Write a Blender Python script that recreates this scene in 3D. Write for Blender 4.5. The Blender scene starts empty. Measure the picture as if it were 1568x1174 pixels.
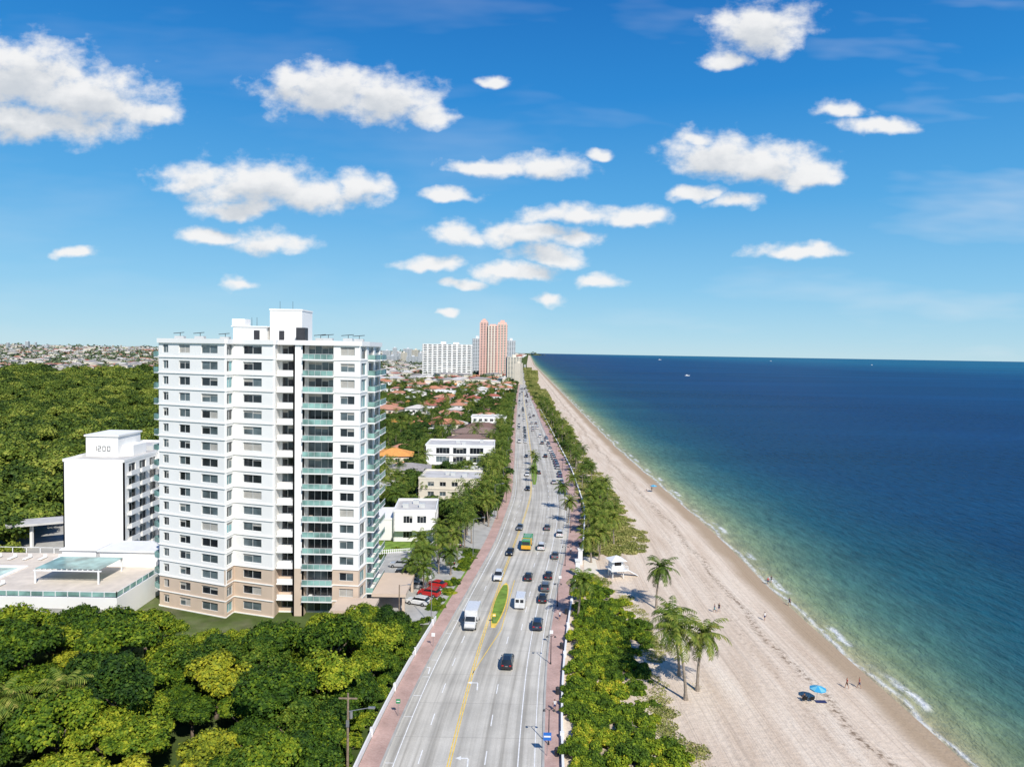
import bpy, bmesh, math, random
import numpy as np
from mathutils import Matrix, Vector
random.seed(7); rng=np.random.default_rng(7)
scene=bpy.context.scene
# ------------------------------------------------------------------ image pixels to ground positions
W,H,F=1568,1174,1087.0
CAMZ=50.0
pitch=math.radians(2.5); roll=math.radians(0.98)
f_=Vector((0,math.cos(pitch),-math.sin(pitch))); r_=Vector((1,0,0)); u_=r_.cross(f_)
R_=Matrix.Rotation(-roll,3,f_)
def ray(a,b): return R_@(f_*F+r_*(a-W/2)-u_*(b-H/2))
def S(a,b,h=0.0):
    """image pixel back-projected through the camera -> ground position at level h"""
    d=ray(a,b); t=(CAMZ-h)/-d.z
    return (d.x*t,d.y*t)
# ------------------------------------------------------------------ helpers
def link(o,parent=None):
    scene.collection.objects.link(o)
    if parent: o.parent=parent
    return o
def empty(name,loc=(0,0,0)):
    e=bpy.data.objects.new(name,None); e.location=loc; return link(e)
class MB:
    def __init__(s): s.v=[];s.f=[];s.m=[]
    def add(s,vs,fs,m):
        n=len(s.v); s.v+= [tuple(p) for p in vs]
        for f in fs: s.f.append(tuple(i+n for i in f)); s.m.append(m)
    def hexa(s,b,t,m):
        s.add(b+t,[(3,2,1,0),(4,5,6,7),(0,1,5,4),(1,2,6,5),(2,3,7,6),(3,0,4,7)],m)
    def box(s,x0,x1,y0,y1,z0,z1,m,tap=0):
        s.hexa([(x0,y0,z0),(x1,y0,z0),(x1,y1,z0),(x0,y1,z0)],
               [(x0+tap,y0+tap,z1),(x1-tap,y0+tap,z1),(x1-tap,y1-tap,z1),(x0+tap,y1-tap,z1)],m)
    def wall(s,p,q,z0,z1,tin,tout,m,a=None,b=None):
        """box along p->q; outward normal to the right of travel; a,b metres along"""
        dx,dy=q[0]-p[0],q[1]-p[1]; L=math.hypot(dx,dy); dx/=L;dy/=L; nx,ny=dy,-dx
        a=0 if a is None else a; b=L if b is None else b
        def P(t,o,z): return (p[0]+dx*t+nx*o,p[1]+dy*t+ny*o,z)
        s.hexa([P(a,tout,z0),P(b,tout,z0),P(b,-tin,z0),P(a,-tin,z0)],[P(a,tout,z1),P(b,tout,z1),P(b,-tin,z1),P(a,-tin,z1)],m)
    def prism(s,poly,z0,z1,m):
        n=len(poly)
        s.add([(x,y,z0) for x,y in poly]+[(x,y,z1) for x,y in poly],
              [tuple(range(n-1,-1,-1)),tuple(range(n,2*n))]+[(i,(i+1)%n,n+(i+1)%n,n+i) for i in range(n)],m)
    def cyl(s,p,q,r0,r1,n,m,cap=True):
        p=Vector(p);q=Vector(q);d=(q-p).normalized()
        a=d.orthogonal().normalized(); b=d.cross(a)
        vs=[]
        for c,r in((p,r0),(q,r1)):
            for i in range(n):
                t=2*math.pi*i/n; vs.append(c+a*(r*math.cos(t))+b*(r*math.sin(t)))
        fs=[(i,(i+1)%n,n+(i+1)%n,n+i) for i in range(n)]
        if cap: fs+=[tuple(range(n-1,-1,-1)),tuple(range(n,2*n))]
        s.add(vs,fs,m)
    def mesh(s,name,mats,smooth=False):
        me=bpy.data.meshes.new(name); me.from_pydata(s.v,[],s.f)
        for m in mats: me.materials.append(m)
        me.polygons.foreach_set('material_index',s.m)
        if smooth: me.polygons.foreach_set('use_smooth',[True]*len(s.f))
        me.update(); return me
    def obj(s,name,mats,loc=(0,0,0),rot=0,parent=None,smooth=False):
        o=bpy.data.objects.new(name,s.mesh(name,mats,smooth)); o.location=loc; o.rotation_euler=(0,0,rot)
        return link(o,parent)
# ------------------------------------------------------------------ materials
def base_mat(name,rough=0.7,spec=0.3):
    m=bpy.data.materials.new(name); m.use_nodes=True; nt=m.node_tree
    b=nt.nodes['Principled BSDF']; b.inputs['Roughness'].default_value=rough
    b.inputs['Specular IOR Level'].default_value=spec
    return m,nt,b
def N(nt,t,**k):
    n=nt.nodes.new(t)
    for a,v in k.items(): setattr(n,a,v)
    return n
def noise(nt,vec,scale,detail=4,rough=0.6):
    n=N(nt,'ShaderNodeTexNoise'); n.inputs['Scale'].default_value=scale; n.inputs['Detail'].default_value=detail
    n.inputs['Roughness'].default_value=rough
    if vec is not None: nt.links.new(vec,n.inputs['Vector'])
    return n.outputs['Fac']
def ramp(nt,fac,stops,interp='LINEAR'):
    n=N(nt,'ShaderNodeValToRGB'); e=n.color_ramp.elements; n.color_ramp.interpolation=interp
    while len(e)<len(stops): e.new(0.5)
    for i,(p,c) in enumerate(stops): 
        e[i].position=p; e[i].color=(c[0],c[1],c[2],1) if not isinstance(c,(int,float)) else (c,c,c,1)
    nt.links.new(fac,n.inputs['Fac']); return n.outputs['Color']
def math_(nt,op,a,b=None,c=None,clamp=False):
    n=N(nt,'ShaderNodeMath',operation=op,use_clamp=clamp)
    for i,v in enumerate((a,b,c)):
        if v is None: continue
        if isinstance(v,(int,float)): n.inputs[i].default_value=v
        else: nt.links.new(v,n.inputs[i])
    return n.outputs[0]
def vmath(nt,op,a,b=None,c=None):
    n=N(nt,'ShaderNodeVectorMath',operation=op)
    for i,v in enumerate((a,b,c)):
        if v is None: continue
        if isinstance(v,tuple): n.inputs[i].default_value=v
        else: nt.links.new(v,n.inputs[i])
    return n.outputs[0]
def mix(nt,f,a,b,mode='MIX'):
    n=N(nt,'ShaderNodeMix',data_type='RGBA',blend_type=mode)
    if isinstance(f,(int,float)): n.inputs[0].default_value=f
    else: nt.links.new(f,n.inputs[0])
    for i,v in ((6,a),(7,b)):
        if isinstance(v,tuple): n.inputs[i].default_value=(v[0],v[1],v[2],1)
        else: nt.links.new(v,n.inputs[i])
    return n.outputs[2]
def coords(nt,kind='Object',scale=None):
    c=N(nt,'ShaderNodeTexCoord').outputs[kind]
    if scale: c=vmath(nt,'MULTIPLY',c,scale)
    return c
def bump(nt,b,h,strength=0.3,dist=0.1):
    n=N(nt,'ShaderNodeBump'); n.inputs['Strength'].default_value=strength; n.inputs['Distance'].default_value=dist
    nt.links.new(h,n.inputs['Height'])
    if b is not None: nt.links.new(n.outputs[0],b.inputs['Normal'])
    return n.outputs[0]
def plain(name,col,rough=0.7,var=0.12,scale=0.8,spec=0.3,metal=0,bmp=0):
    m,nt,b=base_mat(name,rough,spec); b.inputs['Metallic'].default_value=metal
    f=noise(nt,coords(nt),scale,2)
    lo=tuple(c*(1-var) for c in col); hi=tuple(min(1,c*(1+var)) for c in col)
    nt.links.new(ramp(nt,f,[(0.3,lo),(0.7,hi)]),b.inputs['Base Color'])
    if bmp: bump(nt,b,noise(nt,coords(nt),scale*20,2),bmp,0.02)
    return m
def foliage(name,stops,nscale=0.25,objr=0.34):
    m,nt,b=base_mat(name,0.6,0.12)
    g=N(nt,'ShaderNodeNewGeometry').outputs['Random Per Island']
    o=N(nt,'ShaderNodeObjectInfo').outputs['Random']
    n1=noise(nt,coords(nt),nscale*3,1)
    f=math_(nt,'ADD',math_(nt,'MULTIPLY',g,0.38),math_(nt,'ADD',math_(nt,'MULTIPLY',n1,0.8),math_(nt,'MULTIPLY_ADD',o,objr,-0.07-objr/2)))
    nt.links.new(ramp(nt,f,stops),b.inputs['Base Color']); return m
M_leaf=foliage('leaf_canopy',[(0.2,(0.018,0.045,0.006)),(0.45,(0.06,0.115,0.010)),(0.68,(0.165,0.225,0.015)),(0.92,(0.36,0.37,0.028))],0.25,0.42)
M_leafb=foliage('leaf_canopy_dark',[(0.2,(0.010,0.028,0.006)),(0.45,(0.03,0.07,0.010)),(0.68,(0.08,0.135,0.014)),(0.92,(0.18,0.23,0.025))],0.25,0.3)
M_leafy=foliage('leaf_canopy_yellow',[(0.2,(0.05,0.08,0.01)),(0.45,(0.16,0.20,0.018)),(0.7,(0.34,0.34,0.022)),(0.95,(0.52,0.45,0.04))])
M_leafdark=foliage('leaf_mangrove',[(0.2,(0.025,0.05,0.012)),(0.45,(0.075,0.12,0.018)),(0.7,(0.17,0.22,0.03)),(0.95,(0.32,0.33,0.06))],0.25,0.45)
M_leaffar=foliage('leaf_far_haze_tint',[(0.2,(0.06,0.09,0.05)),(0.5,(0.11,0.15,0.075)),(0.95,(0.22,0.25,0.12))])  # lighter, bluer leaves: distance haze put into the colour
M_leafmid=foliage('leaf_street_tree',[(0.2,(0.015,0.035,0.01)),(0.5,(0.045,0.09,0.016)),(0.75,(0.10,0.15,0.027)),(0.95,(0.20,0.23,0.04))],0.25,0.45)
M_grape=foliage('leaf_sea_grape',[(0.2,(0.04,0.08,0.01)),(0.45,(0.11,0.18,0.014)),(0.68,(0.25,0.31,0.02)),(0.88,(0.47,0.42,0.03)),(1.0,(0.50,0.30,0.04))],0.25,0.45)
M_scrub=foliage('leaf_dune_scrub',[(0.2,(0.03,0.055,0.012)),(0.45,(0.07,0.115,0.02)),(0.7,(0.15,0.19,0.03)),(0.95,(0.30,0.28,0.07))],0.25,0.45)
M_palm=foliage('leaf_palm',[(0.2,(0.035,0.07,0.012)),(0.5,(0.09,0.145,0.02)),(0.8,(0.21,0.24,0.04)),(1,(0.40,0.32,0.1))])
M_grassv=foliage('leaf_dune_grass',[(0.2,(0.10,0.13,0.03)),(0.5,(0.22,0.24,0.06)),(0.85,(0.42,0.38,0.14))])
M_bark=plain('bark',(0.16,0.12,0.09),0.9,0.4,3)
M_barkpalm=plain('palm_trunk_bark',(0.28,0.23,0.18),0.9,0.3,4)
M_white=plain('white_stucco',(0.86,0.845,0.81),0.75,0.03,0.15)
M_white2=plain('white_paint',(0.80,0.80,0.79),0.6,0.04,0.5)
M_beige=plain('beige_stucco',(0.62,0.49,0.38),0.8,0.05,0.3)
M_cream=plain('cream_stucco',(0.74,0.67,0.55),0.8,0.05,0.3)
M_deck=plain('deck_paving',(0.66,0.58,0.49),0.8,0.12,0.4)
M_gray=plain('gray_concrete',(0.42,0.41,0.38),0.85,0.15,0.4)
M_roofflat=plain('flat_roof',(0.55,0.53,0.50),0.9,0.15,0.3)
M_dark=plain('dark_metal',(0.04,0.04,0.045),0.5,0.2,1)
M_rubber=plain('rubber',(0.02,0.02,0.02),0.8,0.2,1)
M_steel=plain('galvanised_steel',(0.35,0.36,0.37),0.4,0.1,2,0.5,0.6)
M_pink=plain('pink_stucco',(0.76,0.48,0.40),0.8,0.05,0.05)
M_wood=plain('weathered_wood',(0.24,0.18,0.13),0.9,0.3,3)
def tile(name,c):
    m,nt,b=base_mat(name,0.8,0.2)
    o=N(nt,'ShaderNodeObjectInfo').outputs['Random']
    f=noise(nt,coords(nt),1.5,4)
    cc=ramp(nt,f,[(0.3,tuple(x*0.7 for x in c)),(0.7,tuple(min(1,x*1.2) for x in c))])
    cc=mix(nt,math_(nt,'MULTIPLY',o,0.3),cc,(0.45,0.38,0.33))
    nt.links.new(cc,b.inputs['Base Color']); return m
M_terra=tile('terracotta_tile',(0.55,0.22,0.12)); M_orange=tile('orange_tile',(0.85,0.34,0.06)); M_red=tile('red_tile',(0.42,0.12,0.08))
M_brown=tile('brown_tile',(0.17,0.09,0.07)); M_wtile=tile('white_tile',(0.72,0.68,0.62)); M_gtile=tile('grey_tile',(0.33,0.31,0.30))
def glass(name,c,rough=0.06,spec=0.5):
    m,nt,b=base_mat(name,rough,spec)
    f=noise(nt,coords(nt),0.35,2); nt.links.new(ramp(nt,f,[(0.35,tuple(x*0.6 for x in c)),(0.65,tuple(x*1.4 for x in c))]),b.inputs['Base Color']); return m
M_glass=glass('window_glass_dark',(0.02,0.025,0.03)); M_glass2=glass('window_glass_grey',(0.10,0.13,0.14),0.1)
M_glass3=glass('window_glass_teal',(0.14,0.30,0.32),0.15); M_blind=plain('window_blind',(0.42,0.40,0.36),0.5,0.1,1)
M_rail=glass('balcony_glass_rail',(0.22,0.38,0.34),0.2,0.5)
M_frame=plain('window_frame',(0.55,0.56,0.55),0.5,0.05,1)
M_yellow=plain('yellow_paint',(0.80,0.55,0.10),0.6,0.2,1.5)
M_mark=plain('white_road_paint',(0.80,0.80,0.78),0.6,0.15,1.5)
M_grass=plain('lawn_grass',(0.17,0.27,0.04),0.9,0.35,0.6,bmp=0.5)
M_pool=glass('pool_water',(0.45,0.60,0.52),0.05)
def brick_mat():
    m,nt,b=base_mat('brick_paving',0.85,0.2)
    t=N(nt,'ShaderNodeTexBrick'); t.inputs['Scale'].default_value=2.2
    t.inputs['Color1'].default_value=(0.50,0.31,0.26,1); t.inputs['Color2'].default_value=(0.60,0.40,0.34,1); t.inputs['Mortar'].default_value=(0.50,0.41,0.36,1)
    nt.links.new(coords(nt),t.inputs['Vector'])
    n=noise(nt,coords(nt),0.25,5)
    nt.links.new(mix(nt,1.0,t.outputs[0],ramp(nt,n,[(0.3,0.72),(0.7,1.1)]),'MULTIPLY'),b.inputs['Base Color']); return m
M_brick=brick_mat()
def road_mat():
    m,nt,b=base_mat('road_asphalt',0.85,0.2)
    uv=coords(nt,'UV'); s=vmath(nt,'MULTIPLY',uv,(1.0,0.015,1))
    st=noise(nt,s,1.3,4,0.55)
    fine=noise(nt,coords(nt),6,3,0.7); pat=noise(nt,coords(nt),0.12,4)
    c=ramp(nt,st,[(0.34,(0.39,0.365,0.315)),(0.5,(0.54,0.51,0.445)),(0.66,(0.62,0.59,0.52))])
    c=mix(nt,1.0,c,ramp(nt,fine,[(0.3,0.88),(0.7,1.08)]),'MULTIPLY'); c=mix(nt,1.0,c,ramp(nt,pat,[(0.35,0.84),(0.6,1.06)]),'MULTIPLY')
    sep=N(nt,'ShaderNodeSeparateXYZ'); nt.links.new(uv,sep.inputs[0])
    fr_=math_(nt,'FRACT',math_(nt,'DIVIDE',sep.outputs[1],9.0)); j=math_(nt,'LESS_THAN',fr_,0.012)
    c=mix(nt,math_(nt,'MULTIPLY',j,0.3),c,(0.12,0.11,0.1))
    ln=math_(nt,'ABSOLUTE',math_(nt,'SUBTRACT',math_(nt,'FRACT',math_(nt,'DIVIDE',math_(nt,'ADD',sep.outputs[0],0.6),3.7)),0.5))
    k=N(nt,'ShaderNodeMapRange',interpolation_type='SMOOTHSTEP'); nt.links.new(ln,k.inputs[0]); k.inputs[1].default_value=0.0; k.inputs[2].default_value=0.22; k.inputs[3].default_value=0.28; k.inputs[4].default_value=0
    c=mix(nt,k.outputs[0],c,(0.2,0.19,0.17))
    nt.links.new(c,b.inputs['Base Color']); return m
M_road=road_mat()
def sand_mat():
    m,nt,b=base_mat('beach_sand',0.95,0.0)
    uv=coords(nt,'UV'); sep=N(nt,'ShaderNodeSeparateXYZ'); nt.links.new(uv,sep.inputs[0])
    s,y=sep.outputs[0],sep.outputs[1]
    n1=noise(nt,vmath(nt,'MULTIPLY',uv,(0.35,0.03,1)),1.0,4,0.6)
    n2=noise(nt,uv,1.2,5,0.72)
    trk=noise(nt,vmath(nt,'MULTIPLY',uv,(3.0,0.02,1)),1.0,2,0.5)
    c=ramp(nt,n1,[(0.3,(0.60,0.475,0.36)),(0.55,(0.72,0.60,0.475)),(0.75,(0.78,0.675,0.55))])
    c=mix(nt,1.0,c,ramp(nt,n2,[(0.32,0.84),(0.62,1.04)]),'MULTIPLY')
    c=mix(nt,1.0,c,ramp(nt,trk,[(0.40,0.88),(0.47,1.0)]),'MULTIPLY')
    wob=math_(nt,'MULTIPLY',math_(nt,'SUBTRACT',noise(nt,vmath(nt,'MULTIPLY',uv,(0.0,0.045,1)),1.0,3,0.6),0.5),7.0)
    sw=math_(nt,'ADD',s,wob)
    def line(pos,w,thr,kk):
        d=math_(nt,'ABSOLUTE',math_(nt,'SUBTRACT',sw,pos)); a=math_(nt,'SUBTRACT',1.0,math_(nt,'DIVIDE',d,w),clamp=True)
        return math_(nt,'MULTIPLY',a,ramp(nt,kk,[(thr,0.0),(thr+0.1,1.0)]))
    k1=noise(nt,uv,1.0,4,0.75)
    c=mix(nt,math_(nt,'MULTIPLY',line(11,1.3,0.47,k1),0.85),c,(0.14,0.09,0.055))
    c=mix(nt,math_(nt,'MULTIPLY',line(14.5,3.5,0.55,k1),0.6),c,(0.2,0.14,0.09))
    c=mix(nt,math_(nt,'MULTIPLY',line(24,9,0.63,k1),0.4),c,(0.3,0.22,0.15))
    w=N(nt,'ShaderNodeMapRange',interpolation_type='SMOOTHSTEP'); nt.links.new(math_(nt,'ADD',s,math_(nt,'MULTIPLY',wob,0.6)),w.inputs[0]); w.inputs[1].default_value=2.5; w.inputs[2].default_value=6.5; w.inputs[3].default_value=1; w.inputs[4].default_value=0
    c=mix(nt,math_(nt,'MULTIPLY',w.outputs[0],0.85),c,(0.37,0.27,0.175))
    nt.links.new(c,b.inputs['Base Color'])
    bump(nt,b,math_(nt,'ADD',noise(nt,uv,1.2,3,0.7),math_(nt,'MULTIPLY',trk,0.6)),0.5,0.25); return m
M_sand=sand_mat()
def sea_mat():
    m,nt,b=base_mat('sea_water',0.6,0.0)
    uv=coords(nt,'UV'); sep=N(nt,'ShaderNodeSeparateXYZ'); nt.links.new(uv,sep.inputs[0])
    s,y=sep.outputs[0],sep.outputs[1]
    big=noise(nt,vmath(nt,'MULTIPLY',uv,(0.022,0.010,1)),1.0,3,0.6)
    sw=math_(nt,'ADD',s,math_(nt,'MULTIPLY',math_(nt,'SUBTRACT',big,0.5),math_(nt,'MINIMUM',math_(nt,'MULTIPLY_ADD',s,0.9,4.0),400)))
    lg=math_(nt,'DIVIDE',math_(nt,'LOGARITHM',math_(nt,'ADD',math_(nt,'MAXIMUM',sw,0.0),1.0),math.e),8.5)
    c=ramp(nt,lg,[(0.0,(0.46,0.38,0.24)),(0.15,(0.33,0.33,0.18)),(0.26,(0.18,0.25,0.135)),(0.345,(0.06,0.15,0.12)),(0.42,(0.010,0.075,0.105)),(0.52,(0.002,0.040,0.100)),(0.68,(0.001,0.035,0.118)),(0.84,(0.001,0.050,0.145)),(0.97,(0.006,0.105,0.20))])  # depth colour by offshore distance; last stop also lightened as painted haze
    st=noise(nt,vmath(nt,'MULTIPLY',uv,(0.0012,0.006,1)),1.0,4,0.6)
    c=mix(nt,1.0,c,ramp(nt,st,[(0.3,0.74),(0.7,1.28)]),'MULTIPLY')
    rip=noise(nt,vmath(nt,'MULTIPLY',uv,(0.45,0.13,1)),1.0,5,0.65)
    c=mix(nt,1.0,c,ramp(nt,rip,[(0.3,0.7),(0.7,1.3)]),'MULTIPLY')
    fn=noise(nt,vmath(nt,'MULTIPLY',uv,(0.9,0.35,1)),1.0,4,0.7)
    ln=noise(nt,vmath(nt,'MULTIPLY',uv,(0.0,0.04,1)),1.0,3,0.6)
    s2=math_(nt,'ADD',s,math_(nt,'MULTIPLY',math_(nt,'SUBTRACT',ln,0.5),6.0))
    d1=math_(nt,'SUBTRACT',1.0,math_(nt,'DIVIDE',math_(nt,'ABSOLUTE',math_(nt,'SUBTRACT',s2,0.8)),0.7),clamp=True)
    d2=math_(nt,'SUBTRACT',1.0,math_(nt,'DIVIDE',math_(nt,'ABSOLUTE',math_(nt,'SUBTRACT',s2,3.0)),1.1),clamp=True)
    pm=ramp(nt,noise(nt,vmath(nt,'MULTIPLY',uv,(0.0,0.03,1)),2.0,2,0.5),[(0.50,0.0),(0.58,1.0)])
    fm=math_(nt,'MAXIMUM',math_(nt,'MULTIPLY',d1,0.75),math_(nt,'MULTIPLY',d2,pm))
    fm=math_(nt,'MULTIPLY',fm,ramp(nt,fn,[(0.38,0.0),(0.52,1.0)]),clamp=True)
    c=mix(nt,fm,c,(0.8,0.8,0.78))
    nt.links.new(c,b.inputs['Base Color'])
    nrm=bump(nt,b,noise(nt,vmath(nt,'MULTIPLY',uv,(0.45,0.16,1)),1.0,4,0.7),0.9,1.3)
    gl=N(nt,'ShaderNodeBsdfGlossy'); gl.inputs['Roughness'].default_value=0.18; gl.inputs['Color'].default_value=(0.85,0.95,1,1); nt.links.new(nrm,gl.inputs['Normal'])
    fz=N(nt,'ShaderNodeFresnel'); fz.inputs['IOR'].default_value=1.33; nt.links.new(nrm,fz.inputs['Normal'])
    fac=math_(nt,'MINIMUM',math_(nt,'MULTIPLY',fz.outputs[0],0.45),0.12)
    x=N(nt,'ShaderNodeMixShader'); nt.links.new(fac,x.inputs[0]); nt.links.new(b.outputs[0],x.inputs[1]); nt.links.new(gl.outputs[0],x.inputs[2])
    nt.links.new(x.outputs[0],nt.nodes['Material Output'].inputs[0]); return m
M_sea=sea_mat()
def ground_mat():
    m,nt,b=base_mat('ground_earth',0.95,0.0)
    o=coords(nt)
    a=noise(nt,o,0.02,5,0.7); g=noise(nt,o,0.15,3,0.7)
    c=ramp(nt,a,[(0.35,(0.05,0.085,0.022)),(0.55,(0.09,0.12,0.038)),(0.68,(0.20,0.19,0.12))])
    c=mix(nt,1.0,c,ramp(nt,g,[(0.3,0.7),(0.7,1.3)]),'MULTIPLY')
    nt.links.new(c,b.inputs['Base Color']); return m
M_ground=ground_mat()
# ------------------------------------------------------------------ plan curves
yy=np.arange(-100,3000,2.0)
def curve(pts,sm=8):
    p=np.array(pts,float); v=np.interp(yy,p[:,0],p[:,1])
    k=np.exp(-0.5*(np.arange(-30,31)*2.0/sm)**2); k/=k.sum()
    v=np.convolve(np.pad(v,30,'edge'),k,'valid')
    def fn(y):
        y=np.asarray(y,float); return np.where(y<2900,np.interp(y,yy,v),np.interp(y,[2900,60000],[v[-60],v[-60]+0.023*57000]))
    return fn
shore=curve([(-100,58),(85,58.3),(150,57),(190,58.9),(275,58.2),(366,57),(611,60),(1100,67),(2200,82),(3650,102)],14)
XL=curve([(-100,-20),(40,-16.4),(83,-15),(106,-13.4),(135,-9.8),(185,-3.4),(245,0.9),(337,2.2),(491,3.4),(772,7),(1201,14.3),(2200,35),(3000,50)],10)
XY=curve([(-100,-12),(40,-8.6),(83,-7),(112,-5.3),(158,-1.3),(207,3.8),(245,7.3),(338,10),(492,11.2),(774,13),(1201,18),(2200,38.5),(3000,53)],10)
XR=curve([(-100,-0.7),(40,2.9),(84,4.3),(116,6.3),(149,10.2),(186,15.3),(226,19.3),(302,21.4),(388,21.2),(544,21),(905,20.4),(1201,22.5),(2200,42),(3000,57)],10)
XW=curve([(-100,1.9),(40,5.5),(84,6.8),(105,8.2),(138,12.2),(174,18.2),(226,24.2),(302,26.2),(400,26),(600,25.5),(905,25),(1201,27),(2200,46),(3000,61)],10)
def beach_z(s): return np.minimum(0.12,-0.8+0.07*s)
ys_n=np.concatenate([np.arange(-80,420,3.0),np.geomspace(420,3000,90)[1:]])
ys_f=np.concatenate([ys_n,np.geomspace(3000,60000,30)[1:]])
def sheet(name,ys,cols,mat,parent=None):
    V=[];UV=[];n=None
    for y in ys:
        c=cols(y); n=len(c)
        for x,z,u in c: V.append((float(x),float(y),float(z))); UV.append((float(u),float(y)))
    Fc=[]
    for i in range(len(ys)-1):
        for j in range(n-1):
            a=i*n+j; Fc.append((a,a+1,a+1+n,a+n))
    me=bpy.data.meshes.new(name); me.from_pydata(V,[],Fc); me.materials.append(mat)
    uvl=me.uv_layers.new(name='UVMap'); li=np.empty(len(me.loops),np.int32); me.loops.foreach_get('vertex_index',li)
    uvl.data.foreach_set('uv',np.array(UV,np.float32)[li].ravel())
    me.polygons.foreach_set('use_smooth',[True]*len(Fc))
    o=bpy.data.objects.new(name,me); return link(o,parent)
gx=[-60000,-20000,-6000,-2000,-800,-300,-100,-40]
def gcols(y):
    sh=float(shore(y)); c=[(x,-0.02,x) for x in gx]
    for s in (60,40,20,10,0,-20,-60): c.append((sh-s,float(beach_z(s))-0.18 if s<60 else -0.02,0))
    c+= [(sh+400,-12,0),(sh+60000,-60,0)]
    return c
sheet('ground',ys_f,gcols,M_ground)
def bcols(y):
    sh=float(shore(y)); xw=float(XW(y))
    xs=list(np.linspace(xw,sh-14,8))+[sh-s for s in (12,10,8,6,4,2,0,-3,-8,-20)]
    return [(x,float(beach_z(sh-x)),sh-x) for x in xs]
sheet('beach_sand',ys_f,bcols,M_sand)
def scols(y):
    sh=float(shore(y)); return [(sh+s,-0.8,s) for s in (-4,0,2,5,10,20,40,80,160,320,700,2000,6000,20000,60000)]
sheet('sea',ys_f,scols,M_sea)
sheet('road',ys_n,lambda y:[(XL(y)+(XR(y)-XL(y))*t,0.03,(XR(y)-XL(y))*t) for t in np.linspace(0,1,7)],M_road)
def slab_strip(name,fa,fb,y0,y1,z,mat,step=3.0):
    mb=MB(); ys=np.arange(y0,y1+step,step) if y1<600 else np.concatenate([np.arange(y0,420,step),np.geomspace(420,y1,60)])
    a=[(float(fa(y)),float(fb(y)),float(y)) for y in ys]
    for (l0,r0,ya),(l1,r1,yb) in zip(a,a[1:]):
        mb.add([(l0,ya,z),(r0,ya,z),(r1,yb,z),(l1,yb,z)],[(0,1,2,3)],0)
        mb.add([(l0,ya,0),(l0,ya,z),(l1,yb,z),(l1,yb,0)],[(0,1,2,3)],0)
        mb.add([(r0,ya,z),(r0,ya,0),(r1,yb,0),(r1,yb,z)],[(0,1,2,3)],0)
    return mb.obj(name,[mat])
slab_strip('brick_sidewalk',lambda y:XL(y)-2.8,lambda y:XL(y)-0.3,-80,1200,0.14,M_brick)
slab_strip('brick_sidewalk',lambda y:XR(y)+0.3,lambda y:XW(y)-0.15,-80,1200,0.14,M_brick)
slab_strip('kerb',lambda y:XL(y)-0.3,XL,-80,1200,0.15,M_gray)
slab_strip('kerb',XR,lambda y:XR(y)+0.3,-80,1200,0.15,M_gray)
mk=MB()
def stripe(fn,y0,y1,w,m,dash=None,z=0.036):
    y=y0
    while y<y1:
        L=dash[0] if dash else 3.0
        e=min(y+L,y1)
        k=max(1,int(math.ceil((e-y)/3)))
        for i in range(k):
            a=y+(e-y)*i/k; b=y+(e-y)*(i+1)/k; xa=float(fn(a)); xb=float(fn(b))
            mk.add([(xa-w/2,a,z),(xa+w/2,a,z),(xb+w/2,b,z),(xb-w/2,b,z)],[(0,1,2,3)],m)
        y=e+(dash[1] if dash else 0)
def fr(t): return lambda y: XY(y)+(XR(y)-XY(y))*t
def fl(t): return lambda y: XY(y)+(XL(y)-XY(y))*t
stripe(lambda y:XY(y)-0.16,-60,900,0.15,1); stripe(lambda y:XY(y)+0.16,-60,900,0.15,1)
stripe(lambda y:XY(y)+2.9*np.clip((y-108)/18,0,1),108,154,0.14,1)
stripe(fr(0.385),-60,126,0.14,0,(3,6)); stripe(fr(0.5),154,800,0.14,0,(3,7)); stripe(fr(0.56),126,154,0.14,0,(3,6))
stripe(fr(0.74),-60,250,0.14,0); stripe(fr(0.92),-60,700,0.12,0)
stripe(fl(0.47),-60,800,0.14,0,(3,6)); stripe(fl(0.84),-60,700,0.13,0)
for yb in (66,95,124,160,200,240):
    for k in range(4):
        xa=float(XL(yb+k*6)); mk.add([(xa+0.15,yb+k*6,0.038),(xa+1.2,yb+k*6,0.038),(xa+1.2,yb+k*6+0.12,0.038),(xa+0.15,yb+k*6+0.12,0.038)],[(0,1,2,3)],0)
def arrow(x,y,left=True):
    s=-1 if left else 1
    mk.add([(x-0.09,y,0.037),(x+0.09,y,0.037),(x+0.09,y+2.2,0.037),(x-0.09,y+2.2,0.037)],[(0,1,2,3)],0)
    mk.add([(x+s*0.0,y+2.2,0.0375),(x+s*0.9,y+2.2,0.0375),(x+s*0.9,y+2.45,0.0375),(x,y+2.45,0.0375)],[(0,1,2,3)] if s>0 else [(3,2,1,0)],0)
    mk.add([(x+s*0.9,y+1.9,0.0375),(x+s*1.6,y+2.32,0.0375),(x+s*0.9,y+2.8,0.0375)],[(0,1,2)],0)
arrow(-4.4,103); arrow(-12.2,108); arrow(-4.6,83)
mk.obj('road_markings',[M_mark,M_yellow])
def median(yc0,yc1,xo,w,km):
    mb=MB(); n=16; pts=[]
    for i in range(n):
        t=i/(n-1); y=yc0+(yc1-yc0)*t; hw=w*0.5*math.sin(math.pi*min(1,max(0.03,t)))**0.5
        pts.append((float(XY(y))+xo,hw,y))
    poly=[(x+h,y) for x,h,y in pts]+[(x-h,y) for x,h,y in reversed(pts)]
    mb.prism(poly,0,0.17,0)
    poly2=[(x+max(0.02,h-0.18),y) for x,h,y in pts[1:-1]]+[(x-max(0.02,h-0.18),y) for x,h,y in reversed(pts[1:-1])]
    mb.prism(poly2,0.1,0.21,1)
    mb.obj('median_island',[km,M_grass])
median(127,152,1.3,2.5,M_yellow); median(262,335,1.2,2.8,M_gray)
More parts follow.
